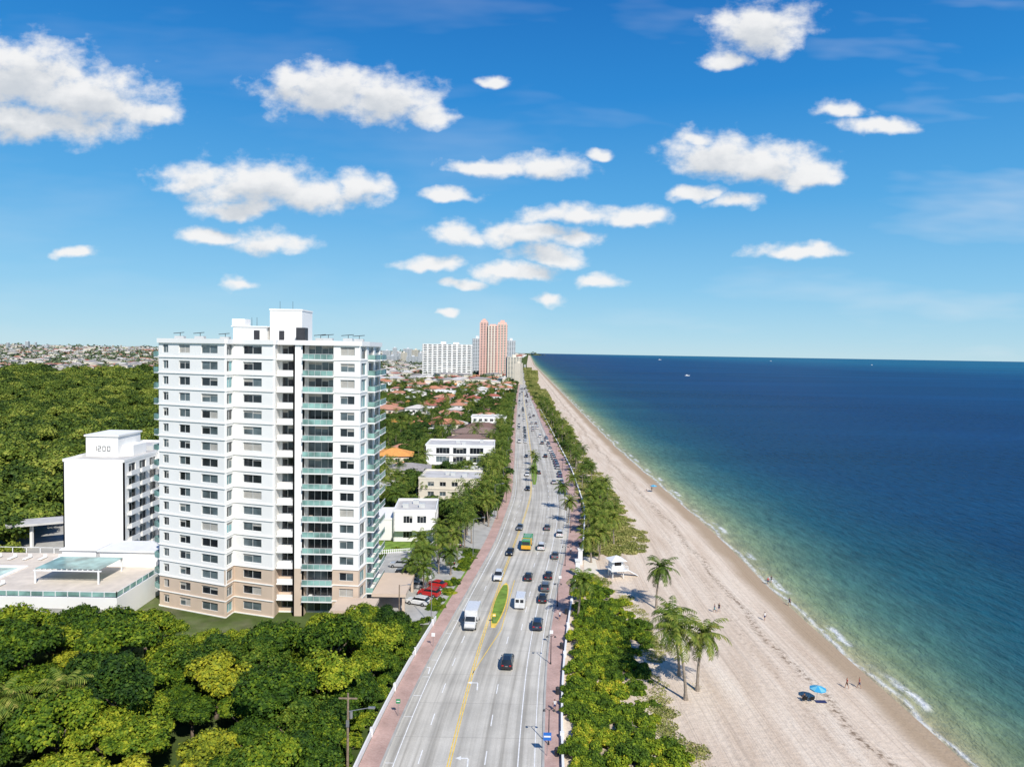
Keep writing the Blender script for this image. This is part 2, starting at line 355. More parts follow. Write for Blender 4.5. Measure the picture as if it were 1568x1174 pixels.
def wallrun(name,fn,y0,y1,h,t,mat,gap=None,step=2.5):
    mb=MB(); y=y0
    while y<y1:
        if not gap or not (gap[0]<y<gap[1]):
            x0,x1=float(fn(y)),float(fn(y+step))
            mb.hexa([(x0-t/2,y,0),(x0+t/2,y,0),(x1+t/2,y+step,0),(x1-t/2,y+step,0)],[(x0-t/2,y,h),(x0+t/2,y,h),(x1+t/2,y+step,h),(x1-t/2,y+step,h)],0)
        y+=step
    y=y0
    while y<y1:
        if not gap or not (gap[0]<y<gap[1]):
            x0=float(fn(y)); mb.box(x0-t*0.9,x0+t*0.9,y-0.25,y+0.25,0,h+0.25,0)
        y+=12.5
    return mb.obj(name,[mat])
wallrun('beach_wall',XW,-60,620,0.75,0.3,M_white2,gap=(158,166))
wallrun('boundary_wall',lambda y:XL(y)-3.0,-60,128,0.9,0.2,M_white2)
def patch(name,poly,z,mat):
    mb=MB(); mb.prism(poly,-0.3,z,0); return mb.obj(name,[mat])
patch('driveway',[(-30,128),(-14.5,128),(-9.5,160),(-8.5,176),(-30,176)],0.05,M_gray)
patch('lawn',[(-36,172.5),(-21,177),(-20,183),(-36,184)],0.09,M_grass)
patch('lawn',[(-14,129.5),(-12.4,129.5),(-7.6,165),(-9.2,165)],0.10,M_grass)
patch('plaza_paving',[(-12,180),(-6.5,178),(-1.5,222),(-9,222),(-14,205)],0.08,M_gray)
patch('beach_access_paving',[(17.0,158),(20.5,160),(21.0,171),(18.4,173)],0.2,M_cream)
# ------------------------------------------------------------------ trees
def quads_mesh(name,C,Nn,size,mats,extra=None,asp=0.8):
    n=len(C); rnd=rng.normal(size=(n,3)); T=np.cross(Nn,rnd); T/=np.linalg.norm(T,axis=1)[:,None]+1e-9; B=np.cross(Nn,T)
    s=size[:,None]*0.5
    V=np.empty((n,4,3)); V[:,0]=C-T*s; V[:,1]=C-B*s*asp; V[:,2]=C+T*s; V[:,3]=C+B*s*asp
    V=V.reshape(-1,3); mb=extra or MB(); k=len(mb.v)
    me=bpy.data.meshes.new(name)
    nv=k+len(V); allv=np.empty((nv,3)); 
    if k: allv[:k]=np.array(mb.v)
    allv[k:]=V
    me.vertices.add(nv); me.vertices.foreach_set('co',allv.ravel())
    loops=[];starts=[];c=0
    for f in mb.f: starts.append(c); loops+=f; c+=len(f)
    la=np.concatenate([np.array(loops,np.int32),np.arange(k,nv,dtype=np.int32)])
    sa=np.concatenate([np.array(starts,np.int32),np.arange(n,dtype=np.int32)*4+c])
    me.loops.add(len(la)); me.loops.foreach_set('vertex_index',la)
    me.polygons.add(len(sa)); me.polygons.foreach_set('loop_start',sa)
    mi=np.zeros(len(sa),np.int32); mi[:len(mb.m)]=mb.m
    for m in mats: me.materials.append(m)
    me.polygons.foreach_set('material_index',mi)
    me.update(calc_edges=True); me.validate(); return me
def tree_mesh(name,R,Ht,n,leaf,mat,squash=0.55,lobes=11,trunk=True):
    mb=MB(); zc=Ht-R*squash*0.9
    if trunk:
        mb.cyl((0,0,-0.2),(0.1,0.1,zc*0.6),R*0.075,R*0.055,7,1)
        for i in range(6):
            a=i*1.05+random.random()*0.5; mb.cyl((0.1,0.1,zc*0.55),(math.cos(a)*R*0.55,math.sin(a)*R*0.55,zc+R*0.1*random.random()),R*0.04,R*0.012,5,1)
    C=[];Nn=[]
    for i in range(lobes):
        a=rng.uniform(0,2*math.pi); rr=R*0.78*math.sqrt(rng.uniform(0,1)) if i else 0
        lr=R*rng.uniform(0.20,0.42); c=np.array([math.cos(a)*rr,math.sin(a)*rr,zc+ (R*squash*0.75)*(1-(rr/R)**2)*rng.uniform(0.2,1.15)-lr*0.3])
        k=n//lobes; d=rng.normal(size=(k,3)); d/=np.linalg.norm(d,axis=1)[:,None]; d[:,2]=np.abs(d[:,2])*rng.choice([1,1,1,-0.6],k)
        rad=lr*(rng.uniform(0.4,1.15,k)**0.4)*(1+0.2*np.sin(d[:,0]*9+i)*np.sin(d[:,1]*8))
        C.append(c+d*rad[:,None]*np.array([1,1,0.8])); Nn.append(d)
    C=np.concatenate(C); Nn=np.concatenate(Nn)+rng.normal(size=(len(C),3))*0.5; Nn[:,2]+=0.3; Nn/=np.linalg.norm(Nn,axis=1)[:,None]
    return quads_mesh(name,C,Nn,leaf*rng.uniform(0.6,1.4,len(C)),[mat,M_bark],mb)
def palm_mesh(name,Ht,L=3.4,nf=24,lean=0.8,nl=15,lw=.085):
    mb=MB(); pts=[]
    for i in range(9):
        t=i/8; pts.append(Vector((lean*t*t,0.2*lean*math.sin(t*3),Ht*t)))
    for i in range(8):
        r=0.2-0.09*i/8+(0.12 if i==0 else 0); mb.cyl(pts[i],pts[i+1],r,0.19-0.09*(i+1)/8,8,1,cap=(i==7))
    top=pts[-1]; 
    for i in range(5):
        a=i*1.3; c=top+Vector((math.cos(a)*0.22,math.sin(a)*0.22,-0.25)); mb.cyl(c-Vector((0,0,.13)),c+Vector((0,0,.13)),0.1,0.08,6,0)
    for k in range(nf):
        az=k*2.399+random.uniform(-.25,.25); el=math.radians(78-118*(k/nf)+random.uniform(-10,10)); LL=L*random.uniform(0.8,1.2)
        p=top.copy(); d0=Vector((math.cos(az),math.sin(az),0)); side=Vector((-math.sin(az),math.cos(az),0)); prev=p.copy(); seg=nl; e=el
        for j in range(seg):
            t=j/seg; e-= (0.07+0.09*t)*15/seg*0.9; d=d0*math.cos(e)+Vector((0,0,math.sin(e)))
            nx=prev+d*(LL/seg); w=0.045*(1-t)+0.01
            mb.add([prev-side*w,prev+side*w,nx+side*w*0.8,nx-side*w*0.8],[(0,1,2,3)],0)
            ll=LL*0.24*math.sin(math.pi*(0.12+0.83*t))**0.7
            for sg in(-1,1):
                tip=prev+side*sg*ll*0.8+d*ll*0.5+Vector((0,0,-ll*random.uniform(0.3,0.75))); wv=d*lw
                mid_=(prev+tip)/2+Vector((0,0,ll*0.10))
                mb.add([prev-wv*.6,prev+wv*.6,mid_+wv,tip,mid_-wv],[(0,1,2,3,4)],0)
            prev=nx
    return mb.mesh(name,[M_palm,M_barkpalm])
canopy=[tree_mesh('canopy_tree_%d'%i,4.2,8.2,9500,0.33,M_leaf,0.6,[20,26,15,22,18][i]) for i in range(5)]
canopyD=[tree_mesh('canopy_tree_d%d'%i,3.9,8.6,8500,0.28,M_leafb,0.85,14) for i in range(2)]
canopyY=[tree_mesh('canopy_tree_y%d'%i,3.6,7.8,7500,0.32,M_leafy,0.7,17) for i in range(2)]
grape=[tree_mesh('grape_%d'%i,2.2,2.3,3500,0.25,M_grape,0.6,11) for i in range(4)]
hedge=[tree_mesh('hedge_%d'%i,2.2,2.9,3500,0.25,M_leaf,0.6,11) for i in range(2)]
scrub=[tree_mesh('scrub_%d'%i,2.2,2.0,1600,0.34,M_scrub,0.5,11,False) for i in range(3)]
forest=[tree_mesh('forest_%d'%i,6.0,9.5,1900,0.85,M_leafdark,0.6,16,False) for i in range(4)]
mid=[tree_mesh('midtree_%d'%i,4.5,8.0,2400,0.56,M_leafmid,0.75,13) for i in range(3)]
clump=[tree_mesh('clump_%d'%i,30,13,1000,4.0,M_leaffar,0.3,20,False) for i in range(3)]
palms=[palm_mesh('palm_%d'%i,h,l,28,ln) for i,(h,l,ln) in enumerate([(6.6,3.1,0.7),(7.6,3.3,1.2),(5.2,3.0,0.4),(8.8,3.2,-0.9)])]
palm_lo=palm_mesh('palm_far',8.0,3.6,20,0.6,7,.14)
def place(name,me,x,y,z=0,s=1,rot=None,sz=None,parent=None):
    o=bpy.data.objects.new(name,me); o.location=(x,y,z); o.rotation_euler=(0,0,random.uniform(0,6.28) if rot is None else rot); o.scale=(s,s,sz or s)
    return link(o,parent)
def scatter(name,meshes,pts,parent=None):
    e=parent or empty(name)
    for i,me in enumerate(meshes):
        sub=pts[i::len(meshes)]
        if not sub: continue
        V=[];Fc=[]
        for (x,y,z,s) in sub:
            a=random.uniform(0,6.28); k=len(V)
            for q in range(4):
                b=a+math.pi/4+q*math.pi/2; V.append((x+math.cos(b)*s*0.7071,y+math.sin(b)*s*0.7071,z))
            Fc.append((k,k+1,k+2,k+3))
        m=bpy.data.meshes.new(name+'_points'); m.from_pydata(V,[],Fc); o=bpy.data.objects.new(name+'_instancer',m); link(o,e)
        o.instance_type='FACES'; o.use_instance_faces_scale=True; o.show_instancer_for_render=False
        c=bpy.data.objects.new(name+'_crown',me); link(c,o)
    return e
def parktree(px,py,z,s):
    yel=(py<72 and px<-36) and random.random()<.45 or random.random()<.06
    place('park_tree',random.choice(canopyY if yel else (canopyD if random.random()<.2 else canopy)),px,py,z,s,None,s*random.uniform(.88,1.12))
y=38
while y<116:
    x=-112.0
    while x<float(XL(y))-8.5:
        px=x+random.uniform(-2.2,2.2); py=y+random.uniform(-2.2,2.2)
        lim=114-0.06*abs(px+50) if px>-66 else 121
        if py<lim and px<float(XL(py))-7.4: parktree(px,py,random.uniform(-2.8,0.4),random.uniform(0.68,1.3))
        x+=5.5
    y+=5.1
y=36
while y<121:
    parktree(float(XL(y))-7.1,y,random.uniform(-2.2,-.6),random.uniform(.75,.95)); y+=4.6
y=36
while y<126:
    place('hedge_shrub',random.choice(hedge),float(XL(y))-4.9+random.uniform(-.3,.3),y,random.uniform(-1.1,-.3),random.uniform(.6,.95)); y+=2.4
for k in range(12): parktree(random.uniform(-30,-20),random.uniform(108,122),-1.2,random.uniform(.75,.95))
for k in range(6): parktree(random.uniform(-74,-62),random.uniform(118,124),-2.6,random.uniform(.7,.9))
vegx=curve([(-100,24),(60,25),(84,23.5),(95.6,20.6),(112,21.8),(119,25.0),(128,25),(142,22.5),(152,19.5),(160,16.5)],2)
y=45
while y<158:
    x=float(XW(y))+2.1
    while x<float(vegx(y))-0.1:
        X=x+random.uniform(-.9,.9); Y=y+random.uniform(-.9,.9); e=(x-float(XW(y)))/(float(vegx(y))-float(XW(y)))
        if random.random()<(1.0 if e<.8 else .75): place('sea_grape_bush',random.choice(grape),X,Y,random.uniform(-.9,.0)-(.6 if e>.7 else 0),random.uniform(0.6,1.1))
        x+=2.0
    y+=2.1
dx=curve([(170,19),(177,34),(194,36.5),(236,36.5),(340,37),(496,39.5),(780,40.6),(1364,45),(2500,70)],2)
pts=[];pg=[]
y=174.0
while y<2200:
    st=1.8*max(1,y/220); x=float(XW(y))+1.0
    while x<float(dx(y)):
        t=(x-float(XW(y)))/(float(dx(y))-float(XW(y)))
        X=x+random.uniform(-1,1);Y=y+random.uniform(-1,1); sc=max(1,y/520)
        patchy=math.sin(Y*.06)+math.sin(Y*.023+1)
        if y<240: big=random.random()<(.5 if t<.35 else .10)
        else: big=random.random()<((.7 if t<.5 else .18)+.15*patchy)
        if big: pts.append((X,Y,-.9 if y<300 else -.7,random.uniform(0.4,0.8)*sc))
        if random.random()<0.85: pg.append((X,Y,-0.25,random.uniform(0.6,1.3)*max(1,y/350)))
        x+=st
    y+=st
scatter('dune_scrub',scrub,pts)
gm=[]
for i in range(2):
    n=600; r=np.sqrt(rng.uniform(0,1,n))*1.7; a=rng.uniform(0,6.28,n)
    C=np.stack([r*np.cos(a),r*np.sin(a),0.25+0.4*rng.uniform(0,1,n)],1); Nn=rng.normal(size=(n,3)); Nn[:,2]+=0.6; Nn/=np.linalg.norm(Nn,axis=1)[:,None]
    gm.append(quads_mesh('dune_tuft_%d'%i,C,Nn,rng.uniform(0.15,0.4,n),[M_grassv]))
for k in range(170):
    Y=random.uniform(80,158); pg.append((float(vegx(Y))+random.uniform(-1,2.4),Y,-.3,random.uniform(.3,.9)))
for k in range(26): pg.append((random.uniform(22,29),random.uniform(94,116),-.35,random.uniform(.3,.8)))
scatter('dune_grass',gm,pg)
fp=[]
y=150.0
while y<1050:
    st=7.5*max(1,y/420); x=-0.68*y-160
    lim=-0.25*y-45 if y>210 else -112
    while x<lim:
        if not(y<200 and x>-118): fp.append((x+random.uniform(-3.5,3.5),y+random.uniform(-3.5,3.5),random.uniform(-4.0,0.5),random.uniform(0.6,1.35)*max(1,y/520)*0.95))
        x+=st
    y+=st*0.9
scatter('mangrove_forest',forest,fp)
cp=[]
y=1000.0
while y<16000:
    st=45*y/1100; x=-0.80*y
    while x<float(shore(y))-90:
        if random.random()<0.85:
            s=random.uniform(0.6,1.2)*st/52*(1 if y<6000 else 0.8)
            cp.append((x+random.uniform(-.5,.5)*st,y+random.uniform(-.5,.5)*st,random.uniform(6,10)-13*s,s))
        x+=st
    y+=st*0.8
scatter('distant_trees',clump,cp)
# ------------------------------------------------------------------ buildings
WM=[M_white,M_glass,M_glass2,M_frame,M_rail,M_beige,M_roofflat,M_blind,M_dark,M_glass3]
WHITE,GL,GL2,FRM,RAIL,BEI,ROOF,BLIND,DARK,GL3=range(10)
def facade(mb,p,q,z0,nf,fh,wins,sill=0.9,head=2.3,ledge=0.3,wall=WHITE,low=0,lowm=BEI,glz=None,rec=0.25,mull=2,lt=0.22):
    L=math.hypot(q[0]-p[0],q[1]-p[1])
    for i in range(nf):
        z=z0+i*fh; w=lowm if i<low else wall
        mb.wall(p,q,z,z+sill,0.3,0,w)
        mb.wall(p,q,z+head,z+fh,0.3,0,w)
        if ledge: mb.wall(p,q,z-0.02,z+lt,0.1,ledge,wall,0.002,L-0.002)
        a=0
        for (w0,w1) in wins:
            mb.wall(p,q,z+sill,z+head,0.3,0,w,a,w0); a=w1
            g=random.choice(glz or [GL,GL,GL,GL2,GL2,BLIND])
            k=mull; ww=(w1-w0)/k
            for j in range(k):
                gg=g if random.random()<0.75 else random.choice([GL,GL2])
                mb.wall(p,q,z+sill,z+head,0.3,-rec,gg,w0+j*ww,w0+(j+1)*ww)
                if random.random()<.4: mb.wall(p,q,z+head-random.uniform(.2,.7),z+head-.01,0.28,-rec+.01,BLIND,w0+j*ww+.05,w0+(j+1)*ww-.05)
            for j in range(k+1):
                c=w0+j*ww; c=min(max(c,w0+0.04),w1-0.04); mb.wall(p,q,z+sill+0.004,z+head-0.004,0.29,-rec+0.06,FRM,c-0.04,c+0.04)
            mb.wall(p,q,z+sill,z+sill+0.07,0.28,-rec+0.08,FRM,w0+.01,w1-.01)
        mb.wall(p,q,z+sill,z+head,0.3,0,w,a,L)
def condo():
    mb=MB(); fh=3.0; nf=17
    P=[(-67.4,135.3),(-52.3,129.5),(-52.0,132.6),(-43.6,130.0),(-43.6,133),(-40.4,133),(-40.4,131),(-38.4,131),(-38.4,133),(-33,133),(-33,131.0),(-28,130.6),(-27.5,134.8),(-27.5,148),(-32,153),(-66,155)]
    fc=lambda i,w,**k: facade(mb,P[i],P[i+1],0,nf,fh,w,**k)
    WN=dict(sill=.85,head=2.4,lt=.14)
    fc(0,[(1.0,2.4),(5.0,7.7),(10.4,14.3)],low=2,ledge=0.18,**WN)
    fc(1,[(0.4,2.7)],low=3,glz=[GL3,GL3,GL2],ledge=0.12,sill=.6,head=2.55,lt=.14)
    fc(2,[(2.0,6.1)],low=3,ledge=0.18,**WN)
    fc(3,[],low=3,ledge=0)
    fc(4,[(0.5,2.6)],sill=0.9,head=2.6,low=3,glz=[GL,DARK],ledge=0.1)
    fc(5,[],ledge=0,low=3); fc(6,[],low=3,ledge=0); fc(7,[],ledge=0,low=3)
    fc(8,[(0.2,5.2)],sill=0.25,head=2.55,glz=[GL,GL,GL2],ledge=0,mull=4)
    fc(9,[],ledge=0,low=3)
    fc(10,[(1.3,4.0)],low=3,ledge=0.15,**WN)
    fc(11,[(0.8,3.6)],glz=[GL3,GL2],sill=0.3,head=2.5,ledge=0.1,low=3)
    fc(12,[(1.2,6.0),(7.6,12.4)],sill=0.25,head=2.5,glz=[GL,GL2,GL3],ledge=0,mull=4)
    fc(13,[(1,5.5)],ledge=0.2); fc(14,[(3,8),(12,18),(22,28)],ledge=0.2)
    facade(mb,P[15],P[0],0,nf,fh,[(2,6),(9,15)],ledge=0.2)
    for i in range(1,nf):
        z=i*fh
        mb.box(-38.55,-32.85,130.2,133.15,z-0.12,z+0.10,WHITE)
        mb.box(-38.5,-32.9,130.25,130.32,z+0.15,z+1.05,RAIL); mb.box(-38.53,-32.87,130.22,130.35,z+1.05,z+1.12,FRM)
        for k in range(6): mb.box(-38.5+k*1.1,-38.44+k*1.1,130.23,130.3,z+0.1,z+1.05,FRM)
        if random.random()<.6: mb.box(-37.5,-36.9,131.2,131.8,z+.1,z+.9,random.choice([DARK,WHITE,BEI]))
        for ya,yb in((135.4,140.6),(141.8,147.3)):
            mb.box(-27.7,-26.1,ya,yb,z-0.12,z+0.10,WHITE)
            mb.box(-26.18,-26.12,ya,yb,z+0.15,z+1.05,RAIL); mb.box(-27.5,-26.1,ya,ya+0.06,z+0.15,z+1.05,RAIL)
            mb.box(-26.21,-26.08,ya-.02,yb+.02,z+1.05,z+1.12,FRM)
        mb.prism([(-67.5,135.5),(-69.1,136.8),(-68.9,143),(-67.0,143)],z-0.12,z+0.1,WHITE)
        mb.wall((-68.9,143),(-69.1,136.8),z+0.15,z+1.05,0.03,0.03,RAIL); mb.wall((-69.1,136.8),(-67.5,135.5),z+0.15,z+1.05,0.03,0.03,RAIL)
        mb.box(-43.4,-40.5,131.1,131.2,z+0.1,z+1.0,WHITE)
        mb.box(-43.5,-40.45,131.0,133.1,z-0.1,z+0.1,WHITE)
    zt=nf*fh
    mb.prism(P,zt-0.01,zt+0.25,ROOF)
    for i in range(len(P)):
        p,q=P[i],P[(i+1)%len(P)]; mb.wall(p,q,zt-0.3,zt+0.55,0.25,0.35,WHITE)
    mb.box(-38.6,-32.8,130.15,133.1,zt-0.3,zt+0.1,WHITE); mb.box(-43.7,-40.3,130.9,133.1,zt-0.3,zt+0.1,WHITE)
    mb.box(-46.8,-40.6,137,144,zt,zt+6.3,WHITE); mb.box(-46.9,-40.5,136.9,144.1,zt+6.3,zt+6.6,WHITE)
    mb.box(-53.5,-47.2,136,143,zt,zt+3.0,WHITE); mb.box(-53.8,-46.9,135.8,143.2,zt+3.0,zt+3.2,WHITE)
    mb.box(-54.5,-52.0,138,141,zt+3.2,zt+4.6,WHITE); mb.box(-41,-39.3,134.5,136.5,zt,zt+3.0,DARK)
    mb.box(-49.5,-48.4,135.9,136.0,zt+0.4,zt+2.4,DARK); mb.box(-45,-44,136.9,136.98,zt+0.4,zt+2.4,DARK)
    for x,y in((-65,139),(-60,136.5),(-57,141),(-35,135),(-31,134),(-30,139),(-37,137)):
        mb.box(x-.9,x+.9,y-.5,y+.5,zt+.2,zt+1.1,FRM); mb.cyl((x,y,zt+1.0),(x,y,zt+1.7),.06,.06,6,DARK); mb.cyl((x-1.3,y,zt+1.6),(x+1.3,y-1.2,zt+1.8),.06,.06,6,DARK)
    for x in(-51,-50,-45.5,-43): mb.cyl((x,139,zt+3),(x,139,zt+8.2 if x>-46 else zt+5),.05,.03,5,DARK)
    mb.box(-31.5,-24.0,123.5,130,3.4,4.0,BEI); mb.box(-26,-19.5,133,146,3.2,3.8,BEI)
    for x,y in((-31,124),(-24.5,124),(-20,133.6),(-20,145.4)): mb.box(x-.25,x+.25,y-.25,y+.25,0,3.4 if y<130 else 3.2,BEI)
    mb.obj('condominium_tower',WM)
condo()
def block(name,x0,x1,y0,y1,nf,fh,front,side,mats=WM,wall=WHITE,roof=ROOF,ledge=0.2,sill=0.9,head=2.3,rot=0,parapet=0.6,glz=None,top=True,mull=2,low=0):
    cx,cy=(x0+x1)/2,(y0+y1)/2; a,b=(x1-x0)/2,(y1-y0)/2; mb=MB()
    P=[(-a,-b),(a,-b),(a,b),(-a,b)]
    for i in range(4):
        L=2*a if i%2==0 else 2*b; sp=front if i%2==0 else side
        wins=[]
        if sp:
            pitch_,ww=sp; k=int((L-0.8)//pitch_); off=(L-k*pitch_)/2
            wins=[(off+j*pitch_+(pitch_-ww)/2,off+j*pitch_+(pitch_+ww)/2) for j in range(k)]
        facade(mb,P[i],P[(i+1)%4],0,nf,fh,wins,sill,head,ledge,wall,low,glz=glz,mull=mull)
    zt=nf*fh; mb.box(-a+.05,a-.05,-b+.05,b-.05,zt-.05,zt+.12,roof)
    if parapet:
        for i in range(4): mb.wall(P[i],P[(i+1)%4],zt-0.02,zt+parapet,0.22,0.06,wall)
    if top:
        for k in range(3):
            x,y=random.uniform(-a*.6,a*.6),random.uniform(-b*.6,b*.6); mb.box(x-.8,x+.8,y-.6,y+.6,zt+.1,zt+1.2,FRM)
    return mb,(cx,cy,0)
mb,loc=block('',-100,-86.3,157.5,192,8,3.0,None,(4.6,3.0),ledge=0,sill=0.5,head=2.4,glz=[GL,GL,DARK,GL2])
mb.box(-6,1.5,-10,0,24,28.8,WHITE); mb.box(-6.3,1.8,-10.3,.3,28.8,29.2,WHITE); mb.box(1.5,4,-8,-2,24,26.6,WHITE)
for i in range(1,8):
    for k in range(7):
        ya=-16.4+k*4.6; mb.box(6.85,7.9,ya+.3,ya+4.0,i*3-.1,i*3+.1,WHITE); mb.box(7.82,7.9,ya+.3,ya+4.0,i*3+.1,i*3+1.0,WHITE)
mb.box(-9.5,-6.9,-8,10,0,24,WHITE); mb.box(6.9,10.5,-2,2.5,0,24.6,WHITE)
def seg7(mb,x,z,s,segs,y,m):
    for g in segs:
        b={'a':(0,1,.9,1),'g':(0,1,.45,.55),'d':(0,1,0,.1),'b':(.86,1,.5,1),'c':(.86,1,0,.5),'f':(0,.14,.5,1),'e':(0,.14,0,.5)}[g]
        mb.box(x+b[0]*s*.6,x+b[1]*s*.6,y-.06,y+.02,z+b[2]*s,z+b[3]*s,m)
for x,g in((-4.2,'bc'),(-3.2,'abged'),(-2.1,'abcdef'),(-1.0,'abcdef')): seg7(mb,x,25.4,1.15,g,-10.02,DARK)
mb.obj('apartment_block',WM,loc)
mb=MB(); mb.box(-150,-70.5,126,153,0,4.6,WHITE); mb.box(-149.5,-70.9,126.5,152.6,4.6,4.72,5)
mb.box(-112,-99,134,142,4.72,4.80,4); mb.box(-113,-98,133,134,4.72,4.95,0); mb.box(-113,-98,142,143,4.72,4.95,0); mb.box(-113,-112,134,142,4.72,4.95,0); mb.box(-99,-98,134,142,4.72,4.95,0)
for (a,b) in (((-150,126.1),(-70.6,126.1)),((-70.6,126.1),(-70.6,153))):
    mb.wall(a,b,4.8,5.6,0.03,0.0,3); mb.wall(a,b,5.6,5.7,0.06,0.04,2)
    L=math.hypot(b[0]-a[0],b[1]-a[1]); k=int(L/2.2)
    for i in range(k+1):
        t=i/k; x=a[0]+(b[0]-a[0])*t; y=a[1]+(b[1]-a[1])*t; mb.box(x-.06,x+.06,y-.08,y+.05,4.7,5.75,2)
for i in range(16): 
    x=-118+ (i%8)*3.2; y=147 if i<8 else 130.0; mb.box(x,x+.7,y,y+1.9,4.9,5.1,0); mb.box(x,x+.7,y+1.9,y+2.0,4.9,5.6,0)
mb.box(-84,-72,144,151,4.7,7.8,0); mb.box(-84.4,-71.6,143.6,151.4,7.8,8.1,2)
for x in (-148,-140,-132,-124,-116,-108,-100,-92,-84,-77): mb.box(x,x+4,125.9,126.0,1.2,2.6,1)
for x in range(-150,-86,3): mb.box(x,x+.12,152.5,152.6,4.7,6.0,2)
mb.box(-150,-86,152.5,152.58,5.9,6.0,2); mb.box(-93,-86,146,151,4.7,7.4,2); mb.box(-93.4,-85.6,145.6,151.4,7.4,7.6,0)
# glass canopy and planters on the deck
for x in np.arange(-90,-77,1.0): mb.box(x,x+.12,133,141,7.3,7.5,2)
mb.box(-90,-77.5,133.1,140.9,7.52,7.56,3)
for x,y in ((-90,133),(-78,133),(-90,141),(-78,141)): mb.box(x,x+.25,y-.12,y+.12,4.7,7.3,2)
mb.box(-90.2,-77.3,132.9,133.1,7.1,7.3,2); mb.box(-90.2,-77.3,140.9,141.1,7.1,7.3,2)
mb.obj('pool_deck',[M_white,M_gray,M_white2,M_rail,M_pool,M_deck])
mb=MB(); mb.hexa([(-150,152,5.8),(-104,178,5.8),(-106,184,5.8),(-152,160,5.8)],[(-150,152,6.3),(-104,178,6.3),(-106,184,6.3),(-152,160,6.3)],0)
for i in range(8):
    t=i/7; mb.box(-149+44*t-.3,-149+44*t+.3,155+25*t-.3,155+25*t+.3,0,5.8,1)
mb.obj('carport',[M_roofflat,M_white])
patch('parking_lot',[(-160,155),(-86,155),(-72,160),(-72,215),(-118,215),(-160,190)],0.04,M_gray)
def house(name,x,y,w,d,nf,roof,wall=M_white,rot=0,hh=1.9,fh=3.2,me=False):
    mats=[wall,M_glass,M_glass2,M_frame,M_rail,M_beige,roof,M_blind,M_dark,M_glass3]
    flat=hh==0
    mb,_=block('',-w/2,w/2,-d/2,d/2,nf,fh,(3.4,1.9),(3.6,1.8),ledge=0,sill=0.8,head=2.4,parapet=0.5 if flat else 0,top=flat)
    def hip(cx,cy,w,d,z,hh):
        a=w/2+.6; b=d/2+.6
        if a>=b: r=a-b; T=[(cx-r,cy,z+hh),(cx+r,cy,z+hh)]; fs=[(0,1,5,4),(1,2,5),(2,3,4,5),(3,0,4),(3,2,1,0)]
        else: r=b-a; T=[(cx,cy-r,z+hh),(cx,cy+r,z+hh)]; fs=[(0,1,4),(1,2,5,4),(2,3,5),(3,0,4,5),(3,2,1,0)]
        mb.add([(cx-a,cy-b,z),(cx+a,cy-b,z),(cx+a,cy+b,z),(cx-a,cy+b,z)]+T,fs,ROOF)
    if not flat: hip(0,0,w,d,nf*fh+.14,hh)
    wx=w*.28; mb.box(wx-w*.22,wx+w*.22,-d/2-5,-d/2-.01,0,fh,WHITE)
    for k in (-1,1): mb.box(wx+k*w*.1-.8,wx+k*w*.1+.8,-d/2-5.04,-d/2-4.9,.9,2.3,GL)
    if flat: mb.box(wx-w*.24,wx+w*.24,-d/2-5.2,-d/2-.05,fh,fh+.3,ROOF)
    else: hip(wx,-d/2-2.4,w*.44,5.2,fh+.03,1.4)
    mb.box(-w*.38,-w*.05,-d/2-2.2,-d/2-.02,fh-.4,fh-.15,WHITE)
    for k in (-.37,-.06): mb.box(w*k-.12,w*k+.12,-d/2-2.1,-d/2-1.86,0,fh-.4,WHITE)
    mesh=mb.mesh(name,mats)
    if me: return mesh
    return place(name,mesh,x,y,0,1,rot)
mb,loc=block('',-30.9,-19.8,184.5,199,2,3.9,(3.6,2.4),(3.6,2.4),ledge=0,sill=0.9,head=2.8,mull=3)
mb.box(-10.5,-5.6,-6,7,0,5.4,WHITE); mb.box(-10.6,-5.62,-6.1,7.1,5.4,5.9,WHITE); mb.box(-5,5,-9.3,-7.3,3.2,3.5,WHITE)
mb.obj('white_modern_house',WM,loc,0.06)
mb,loc=block('',-29,-9.7,224,240,3,3.1,(3.8,2.0),(4,2),ledge=0.15,wall=WHITE); mb.obj('cream_apartment_house',[M_cream]+WM[1:],loc,-0.03)
mb,loc=block('',-35.5,-7,293,312,3,3.6,(7,5.6),(6,4),ledge=0.4,sill=0.4,head=2.9,glz=[GL,GL2,GL],mull=4); mb.box(-14,4,-12.5,-9.6,3.4,3.9,WHITE); mb.obj('white_modern_villa',WM,loc)
house('orange_roof_house',-49,297,15,13,2,M_orange,M_cream,0.1,2.6)
house('orange_roof_house',-60,308,12,11,2,M_orange,M_cream,0.1,2.2)
house('brown_roof_house',-20,352,24,16,2,M_brown,M_beige,0,2.6); house('brown_roof_house',-19,385,26,15,2,M_brown,M_beige,0,2.6)
house('brown_roof_house',-17,412,22,14,2,M_brown,M_white,0,2.6); house('white_flat_house',-14,445,22,16,3,M_roofflat,M_white,0,0)
house('white_flat_house',-12,262,12,10,2,M_roofflat,M_white,0,0); house('tile_roof_house',-38,262,16,13,2,M_gtile,M_cream,0.1,2)
house('white_flat_house',-44,228,13,12,2,M_roofflat,M_white,0.1,0); house('tile_roof_house',-50,255,13,12,1,M_terra,M_cream,1.5,2)
